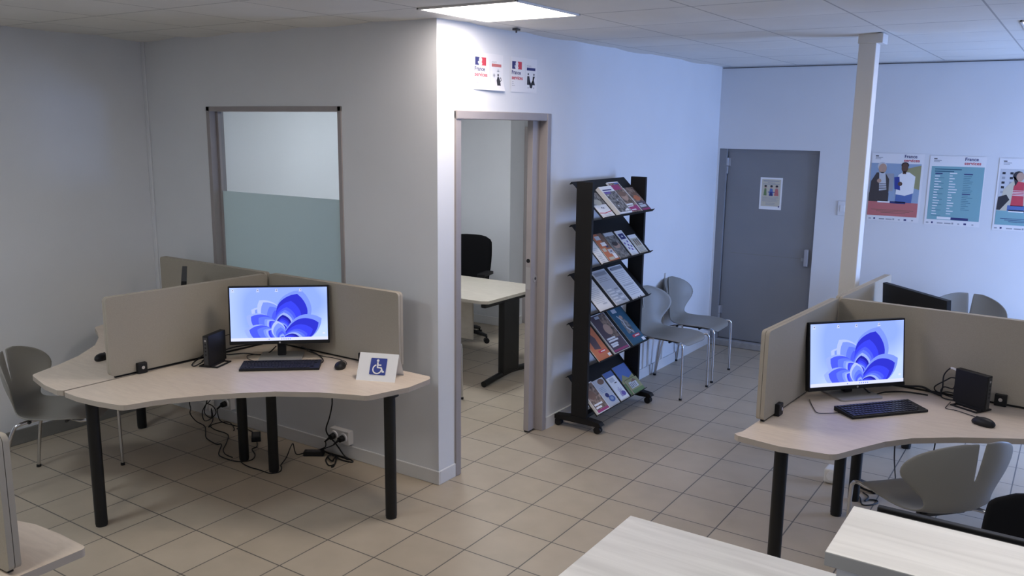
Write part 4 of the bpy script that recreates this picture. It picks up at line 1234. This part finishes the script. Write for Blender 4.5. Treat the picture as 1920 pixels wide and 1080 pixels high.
def d_letter_head(s, w, h):
    s.rect(w * .1, h * .88, w * .95, h * .97, 'print_grey', 1); s.disc(w * .1, h * .92, .008, 'navy', 2); s.lines(w * .1, w * .95, h * .82, 14, .016, .005, 'print_light', 1); s.rect(w * .1, h * .42, w * .9, h * .435, 'print_grey', 1)
    s.rect(w * .42, 0, w * .48, h * .05, 'print_black', 2); s.rect(w * .62, 0, w * .68, h * .06, 'print_black', 2)
def d_tshirt(s, w, h, base='orange', fig='plum'):
    s.rect(0, 0, w, h, base, 1); s.poly([(w * .25, h * .30), (w * .65, h * .26), (w * .72, h * .55), (w * .5, h * .80), (w * .3, h * .6)], fig, 2); s.disc(w * .5, h * .72, w * .10, 'skin', 3, ry=h * .05)
    s.rect(w * .35, h * .17, w * .85, h * .24, 'red', 3); s.rect(w * .5, h * .19, w * .8, h * .215, 'paper', 4); s.rect(w * .78, h * .03, w * .97, h * .11, 'paper', 3)
def d_teal(s, w, h):
    d_tshirt(s, w, h, 'petrol', 'photo'); s.rect(w * .2, h * .86, w * .5, h * .96, 'print_light', 3); s.stroke([(w * .3, h * .78), (w * .45, h * .62), (w * .4, h * .45), (w * .6, h * .30)], .012, 'print_light', 4)
def d_dark_mag(s, w, h):
    s.rect(w * .03, h * .02, w * .97, h * .98, 'plum', 1); s.rect(w * .5, h * .35, w * .95, h * .96, 'photo2', 2); s.disc(w * .55, h * .58, w * .2, 'skin', 3, ry=h * .14); s.rect(w * .3, h * .88, w * .55, h * .95, 'print_light', 3)
    for a, b in ((.34, .62), (.28, .7), (.2, .55), (.15, .5)): s.rect(w * .12, h * a, w * b, h * (a + .045), 'paper', 4)
    s.rect(w * .05, h * .04, w * .95, h * .085, 'magenta', 3)
def d_brown_book(s, w, h):
    s.rect(w * .03, h * .03, w * .96, h * .97, 'photo2', 1); s.rect(w * .06, h * .03, w * .94, h * .11, 'magenta', 2); s.rect(w * .1, h * .15, w * .55, h * .21, 'paper', 2); s.rect(w * .1, h * .25, w * .75, h * .31, 'paper', 2); s.disc(w * .4, h * .6, w * .25, 'brown', 2, ry=h * .16)
def d_flower(s, w, h):
    s.rect(0, 0, w, h, 'print_light', 1); s.disc(w * .65, h * .88, w * .28, 'brown', 2, ry=h * .10); s.disc(w * .42, h * .40, w * .16, 'navy', 2, ry=h * .08); s.disc(w * .62, h * .24, w * .26, 'denim', 2, ry=h * .11); s.disc(w * .62, h * .25, w * .14, 'skyp', 3, ry=h * .06)
    s.lines(w * .15, w * .7, h * .7, 4, .012, .004, 'skyp', 2)
def d_violet(s, w, h):
    s.rect(0, h * .82, w, h, 'denim', 1); s.rect(w * .2, h * .64, w * .7, h * .78, 'print_light', 1)
    for q in range(7): s.rect(w * (.35 + .06 * q), h * .12, w * (.385 + .06 * q), h * (.24 + .05 * ((q * 3) % 5)), 'violet', 1)
    s.disc(w * .7, h * .2, w * .2, 'violet', 2, ry=h * .08); s.rect(w * .5, h * .58, w * .75, h * .61, 'print_black', 2)
def d_land(s, w, h):
    s.rect(0, 0, w, h, 'denim', 1); s.rect(0, 0, w, h * .5, 'green', 2); s.poly([(0, h * .5), (w * .3, h * .68), (w * .6, h * .52), (w, h * .6), (w, h * .4), (0, h * .4)], 'olive', 3); s.disc(w * .8, h * .42, w * .10, 'green', 4); s.disc(w * .2, h * .3, w * .14, 'green', 4)
def d_village(s, w, h):
    s.rect(0, 0, w, h, 'olive', 1); s.rect(w * .1, h * .35, w * .75, h * .8, 'print_light', 2); s.rect(0, 0, w, h * .25, 'green', 3); s.poly([(w * .3, h * .75), (w * .6, h * .95), (w * .85, h * .75)], 'brown', 4)
    for q in range(4): s.rect(w * (.15 + .13 * q), h * .4, w * (.21 + .13 * q), h * .7, 'photo', 3)

brochure(0, 1.356, 1.530, 0.225, 0.003, d_white_red, 'white brochure with a thin red line, leftmost on the top shelf')
brochure(0, 1.556, 1.745, 0.250, 0.030, d_catalog, 'thick catalogue with a grey photo cover on the top shelf')
brochure(0, 1.772, 1.945, 0.298, 0.010, d_mag_red, 'magazine with a reddish photo cover, tallest on the top shelf')
brochure(0, 1.965, 2.110, 0.235, 0.006, d_mag_food, 'dark magazine with an orange photo, rightmost on the top shelf')
brochure(1, 1.345, 1.450, 0.240, 0.004, d_form, 'plain white leaflet, leftmost on the second shelf')
brochure(1, 1.466, 1.618, 0.240, 0.004, d_orange, 'orange and brown leaflet on the second shelf')
brochure(1, 1.634, 1.788, 0.235, 0.004, d_grey_photo, 'grey photo leaflet in the middle of the second shelf')
brochure(1, 1.815, 1.930, 0.230, 0.005, d_white_blue, 'white leaflet with a navy block on the second shelf')
brochure(1, 1.955, 2.085, 0.175, 0.004, d_cream, 'short cream leaflet, rightmost on the second shelf')
brochure(2, 1.345, 1.545, 0.295, 0.003, d_letter, 'white printed sheet, leftmost on the third shelf')
brochure(2, 1.590, 1.800, 0.315, 0.004, d_form_grey, 'grey printed form in the middle of the third shelf')
brochure(2, 1.855, 2.065, 0.315, 0.003, d_letter_head, 'white letter with a grey header, rightmost on the third shelf')
brochure(3, 1.345, 1.548, 0.310, 0.004, d_tshirt, 'orange magazine, leftmost on the fourth shelf')
brochure(3, 1.580, 1.825, 0.335, 0.010, d_dark_mag, 'dark magazine with a white edge in the middle of the fourth shelf')
brochure(3, 1.885, 2.115, 0.340, 0.005, d_teal, 'petrol blue magazine, rightmost on the fourth shelf')
brochure(4, 1.345, 1.520, 0.235, 0.018, d_brown_book, 'thick brown-covered booklet, leftmost on the bottom shelf')
brochure(4, 1.540, 1.700, 0.230, 0.004, d_flower, 'pale leaflet with blue flower shapes on the bottom shelf')
brochure(4, 1.722, 1.862, 0.245, 0.005, d_violet, 'white leaflet with violet print and blue header on the bottom shelf')
brochure(4, 1.895, 2.100, 0.255, 0.003, d_land, 'landscape leaflet with blue sky at the right of the bottom shelf, behind another')
brochure(4, 1.925, 2.105, 0.120, 0.010, d_village, 'small village photo leaflet in front at the right of the bottom shelf', lift=0.0045)

# ================================================================== CABLES AND POWER BRICKS
def cable(pts, label, r=0.0035, cat='cable', group=None, m_='black', name='cable', ymax=-0.020, zmin=None):
    m = MB()
    P = []
    for x, y, z in pts:
        if ymax is not None and x < 0.05: y = min(y, ymax)
        P.append((x, y, max(z, (zmin if zmin is not None else r + 0.0005))))
    m.tube(P, r, m_, n=7, sm=5)
    return tag(m.build(name, smooth=True), label, cat, group)
G1 = 'black cables under the left desk'
cable([(-2.085, -0.2, 0.69), (-2.088, -0.2, 0.3), (-2.087, -0.2, 0.159), (-2.077, -0.2, 0.118), (-2.086, -0.2, 0.077), (-2.053, -0.18, 0.023), (-1.964, -0.177, 0.004), (-1.86, -0.246, 0.004), (-1.752, -0.319, 0.004), (-1.611, -0.35, 0.004), (-1.574, -0.336, 0.004), (-1.455, -0.45, 0.004), (-1.377, -0.475, 0.004), (-1.25, -0.465, 0.004), (-1.20, -0.40, 0.004), (-1.246, -0.33, 0.004), (-1.342, -0.275, 0.004), (-1.354, -0.226, 0.004), (-1.40, -0.185, 0.012)],
      'long black cable hanging under the left desk and winding to the farther power brick', group=G1)
cable([(-1.83, -0.115, 0.70), (-1.90, -0.12, 0.30), (-1.954, -0.12, 0.187), (-2.018, -0.12, 0.131), (-2.059, -0.12, 0.068), (-2.04, -0.12, 0.012), (-1.967, -0.12, 0.04), (-1.904, -0.12, 0.099), (-1.935, -0.12, 0.14), (-2.004, -0.12, 0.15), (-1.997, -0.12, 0.167), (-2.007, -0.14, 0.084), (-1.933, -0.14, 0.06), (-1.927, -0.14, 0.131), (-1.917, -0.14, 0.048), (-1.922, -0.174, 0.004), (-1.943, -0.123, 0.004), (-1.931, -0.06, 0.004), (-1.90, -0.03, 0.004), (-1.846, -0.04, 0.004), (-1.751, -0.091, 0.004), (-1.723, -0.118, 0.004)],
      'looped black cable tangle below the white plug adapter', group=G1)
cable([(-1.933, -0.155, 0.004), (-1.842, -0.182, 0.004), (-1.694, -0.191, 0.004), (-1.578, -0.291, 0.004), (-1.492, -0.385, 0.004), (-1.413, -0.43, 0.004), (-1.33, -0.44, 0.004)], 'short black cable on the floor left of the two hub legs of the left desk', group=G1)
cable([(-1.92, -0.098, 0.115), (-1.90, -0.09, 0.03), (-1.80, -0.05, 0.004), (-1.717, -0.04, 0.004), (-1.68, -0.07, 0.004), (-1.738, -0.08, 0.004), (-1.683, -0.05, 0.004), (-1.6, -0.06, 0.004), (-1.54, -0.09, 0.012)], 'black cable from the small outlet to the farther power brick', group=G1)
cable([(-1.22, -0.46, 0.004), (-1.163, -0.475, 0.004), (-1.093, -0.480, 0.004), (-1.049, -0.475, 0.004), (-0.98, -0.475, 0.004), (-0.93, -0.47, 0.004), (-0.91, -0.42, 0.004), (-0.95, -0.37, 0.004), (-0.985, -0.345, 0.004), (-1.02, -0.27, 0.02), (-1.07, -0.19, 0.05), (-1.10, -0.14, 0.055), (-1.067, -0.158, 0.02), (-1.03, -0.17, 0.006), (-1.0, -0.13, 0.012)], 'black cable arching from the desk legs to the nearer power brick', group=G1)
cable([(-0.745, -0.12, 0.695), (-0.75, -0.12, 0.435), (-0.757, -0.12, 0.365), (-0.804, -0.1, 0.273), (-0.854, -0.08, 0.194), (-0.849, -0.07, 0.149), (-0.794, -0.06, 0.10), (-0.73, -0.05, 0.03), (-0.70, -0.04, 0.006), (-0.80, -0.035, 0.006), (-0.90, -0.06, 0.02)], 'black cable dropping from the left desk past the double wall outlet', r=0.0045, group=G1)
cable([(-0.90, -0.055, 0.018), (-0.85, -0.04, 0.006), (-0.76, -0.03, 0.005), (-0.68, -0.035, 0.005), (-0.653, -0.06, 0.005), (-0.738, -0.07, 0.005), (-0.838, -0.06, 0.012), (-0.818, -0.124, 0.005), (-0.733, -0.18, 0.005), (-0.725, -0.133, 0.005), (-0.797, -0.06, 0.014), (-0.754, -0.132, 0.012), (-0.839, -0.085, 0.012), (-0.795, -0.054, 0.016), (-0.706, -0.161, 0.006), (-0.704, -0.19, 0.005)], 'coiled black cable bundle on the floor below the double wall outlet', r=0.0045, group=G1)
cable([(-0.845, -0.095, 0.108), (-0.86, -0.085, 0.07), (-0.93, -0.06, 0.030), (-0.955, -0.06, 0.018)], 'black cord from the left socket of the double outlet to the nearer power brick', group=G1, ymax=-0.03)
cable([(-0.77, -0.095, 0.108), (-0.81, -0.085, 0.085), (-0.90, -0.075, 0.04), (-0.935, -0.075, 0.020)], 'black cord from the right socket of the double outlet to the nearer power brick', group=G1, ymax=-0.03)
def brick(loc, ang, label, sx=0.13, sy=0.055, sz=0.03):
    t = thing('power_brick', label, 'power supply', loc, ang, 'black power bricks')
    m = MB(); m.box(-sx / 2, sx / 2, -sy / 2, sy / 2, 0.0, sz, 'black'); m.build('case', t, bevel=0.005, seg=3)
    m = MB(); m.box(-sx * .35, sx * .35, -sy * .32, sy * .32, sz, sz + 0.0006, 'dark'); m.build('type_plate', t)
    return t
brick((-0.945, -0.105, 0.0), math.radians(35), 'black power brick on the floor left of the double wall outlet')
brick((-1.475, -0.130, 0.0), math.radians(-40), 'black power brick on the floor between the two hub legs and the wall', 0.12, 0.06, 0.032)
brick((2.13, 1.42, 0.0), math.radians(-25), 'black power brick on the floor under the right desk', 0.14, 0.06, 0.035)

G2 = 'cables on the left desk'
z = 0.7345
cable([(-1.175, -0.640, 0.83), (-1.165, -0.606, 0.775), (-1.126, -0.524, 0.785), (-1.03, -0.42, 0.80), (-0.95, -0.40, 0.84)], 'thick black cable pair from the left mini computer to the left lit monitor', r=0.004, group=G2, zmin=z)
cable([(-1.145, -0.625, 0.76), (-1.17, -0.55, z), (-1.12, -0.48, z), (-1.03, -0.451, z), (-1.0, -0.40, z), (-0.99, -0.34, 0.77)], 'black cable lying on the desk from the left mini computer toward the monitor stand', group=G2, zmin=z)
cable([(-1.125, -0.690, 0.82), (-1.17, -0.73, 0.77), (-1.175, -0.80, z), (-1.12, -0.83, z), (-1.11, -0.78, 0.75), (-1.18, -0.73, z), (-1.20, -0.66, z)], 'black cable loops left of the left mini computer', group=G2, zmin=z)
cable([(-1.09, -0.635, 0.88), (-1.06, -0.58, 0.885), (-0.99, -0.50, 0.87), (-0.95, -0.43, 0.90)], 'thin cable high between the left mini computer and the monitor edge', r=0.002, group=G2, zmin=z)
cable([(-0.80, -0.31, 0.79), (-0.74, -0.25, 0.742), (-0.66, -0.28, z), (-0.60, -0.33, z), (-0.585, -0.37, z)], 'black cable behind the left keyboard, right of the monitor stand', group=G2, zmin=z)
cable([(-0.446, -0.292, z), (-0.50, -0.25, z), (-0.60, -0.235, z), (-0.70, -0.245, z), (-0.80, -0.225, z), (-0.86, -0.215, z)], 'thin mouse cord along the foot of the divider on the left desk', r=0.002, group=G2, zmin=z)
cable([(-0.905, -0.555, z), (-0.99, -0.55, z), (-1.06, -0.50, z), (-1.03, -0.446, z)], 'thin keyboard cord curling on the left desk', r=0.002, group=G2, zmin=z)
G3 = 'cables on the right desk'
cable([(2.10, 0.93, 0.83), (2.20, 1.02, 0.775), (2.322, 1.09, 0.76), (2.40, 1.13, 0.76), (2.45, 1.12, 0.745), (2.50, 1.074, 0.745)], 'thick black cable bundle from the right monitor to the tangle by the divider', r=0.006, group=G3, ymax=None, zmin=z)
cable([(2.12, 0.90, 0.80), (2.188, 0.923, z), (2.244, 1.002, z), (2.33, 1.07, z), (2.44, 1.08, z)], 'black cable sagging under the right monitor', r=0.004, group=G3, ymax=None, zmin=z)
cable([(2.566, 1.037, 0.90), (2.537, 1.057, 0.905), (2.507, 1.063, 0.86), (2.508, 1.054, 0.80), (2.505, 1.06, 0.745), (2.547, 1.06, z), (2.59, 1.075, z)], 'black cable looping up to the top of the right mini computer', group=G3, ymax=None, zmin=z)
cable([(2.566, 1.037, 0.86), (2.54, 1.07, 0.85), (2.517, 1.08, 0.83), (2.465, 1.10, 0.78), (2.483, 1.11, 0.75), (2.529, 1.11, 0.76), (2.575, 1.06, 0.77)], 'black cable twisted behind the right mini computer, middle of the tangle', group=G3, ymax=None, zmin=z)
cable([(2.566, 1.035, 0.82), (2.555, 1.04, 0.80), (2.511, 1.09, 0.79), (2.498, 1.09, 0.76), (2.531, 1.09, 0.745), (2.574, 1.07, 0.745)], 'black cable lowest in the tangle behind the right mini computer', group=G3, ymax=None, zmin=z)
cable([(2.567, 1.036, 0.902), (2.55, 1.048, 0.906), (2.537, 1.056, 0.905)], 'short white cable end at the top of the right mini computer', r=0.0055, group=G3, m_='white', ymax=None, zmin=z)
cable([(2.700, 0.795, 0.745), (2.66, 0.85, z), (2.60, 0.885, z), (2.55, 0.892, z), (2.548, 0.94, z), (2.555, 1.02, z)], 'thin mouse cord bending on the right desk toward the tangle', r=0.002, group=G3, ymax=None, zmin=z)
cable([(2.13, 0.515, z), (2.086, 0.47, z), (2.035, 0.44, z), (2.0, 0.50, z), (1.965, 0.58, z), (1.945, 0.63, z)], 'thin keyboard cord curving on the left part of the right desk', r=0.002, group=G3, ymax=None, zmin=z)
G4 = 'black cables under the right desk'
z = 0.0045
cable([(2.35, 0.75, 0.695), (2.352, 0.76, 0.5), (2.33, 0.98, 0.33), (2.30, 1.25, 0.15), (2.25, 1.40, 0.02)], 'black cable hanging below the right desk left of the chair back', group=G4, ymax=None, zmin=z)
cable([(2.52, 0.85, 0.695), (2.515, 0.902, 0.5), (2.46, 1.1, 0.33), (2.4, 1.3, 0.1), (2.3, 1.42, z)], 'black cable hanging below the right desk behind the chair back', group=G4, ymax=None, zmin=z)
cable([(2.09, 1.38, 0.02), (2.10, 1.30, z), (2.125, 1.254, z), (2.152, 1.17, z), (2.19, 1.185, z), (2.22, 1.244, z), (2.209, 1.274, z), (2.174, 1.262, z), (2.155, 1.23, z), (2.161, 1.30, z), (2.12, 1.345, z)], 'looped black cable on the floor beside the right power brick', r=0.004, group=G4, ymax=None, zmin=z)
t = thing('floor_outlet', 'white socket block on the floor behind the legs of the right desk', 'outlet', (1.93, 1.42, 0))
m = MB(); m.box(-0.045, 0.045, -0.05, 0.05, 0, 0.09, 'white'); m.build('housing', t, bevel=0.012, seg=3)
m = MB(); m.cyl((0.0, -0.05, 0.05), (0.0, -0.056, 0.05), 0.028, n=20, m='paper'); m.build('socket', t, smooth=True)
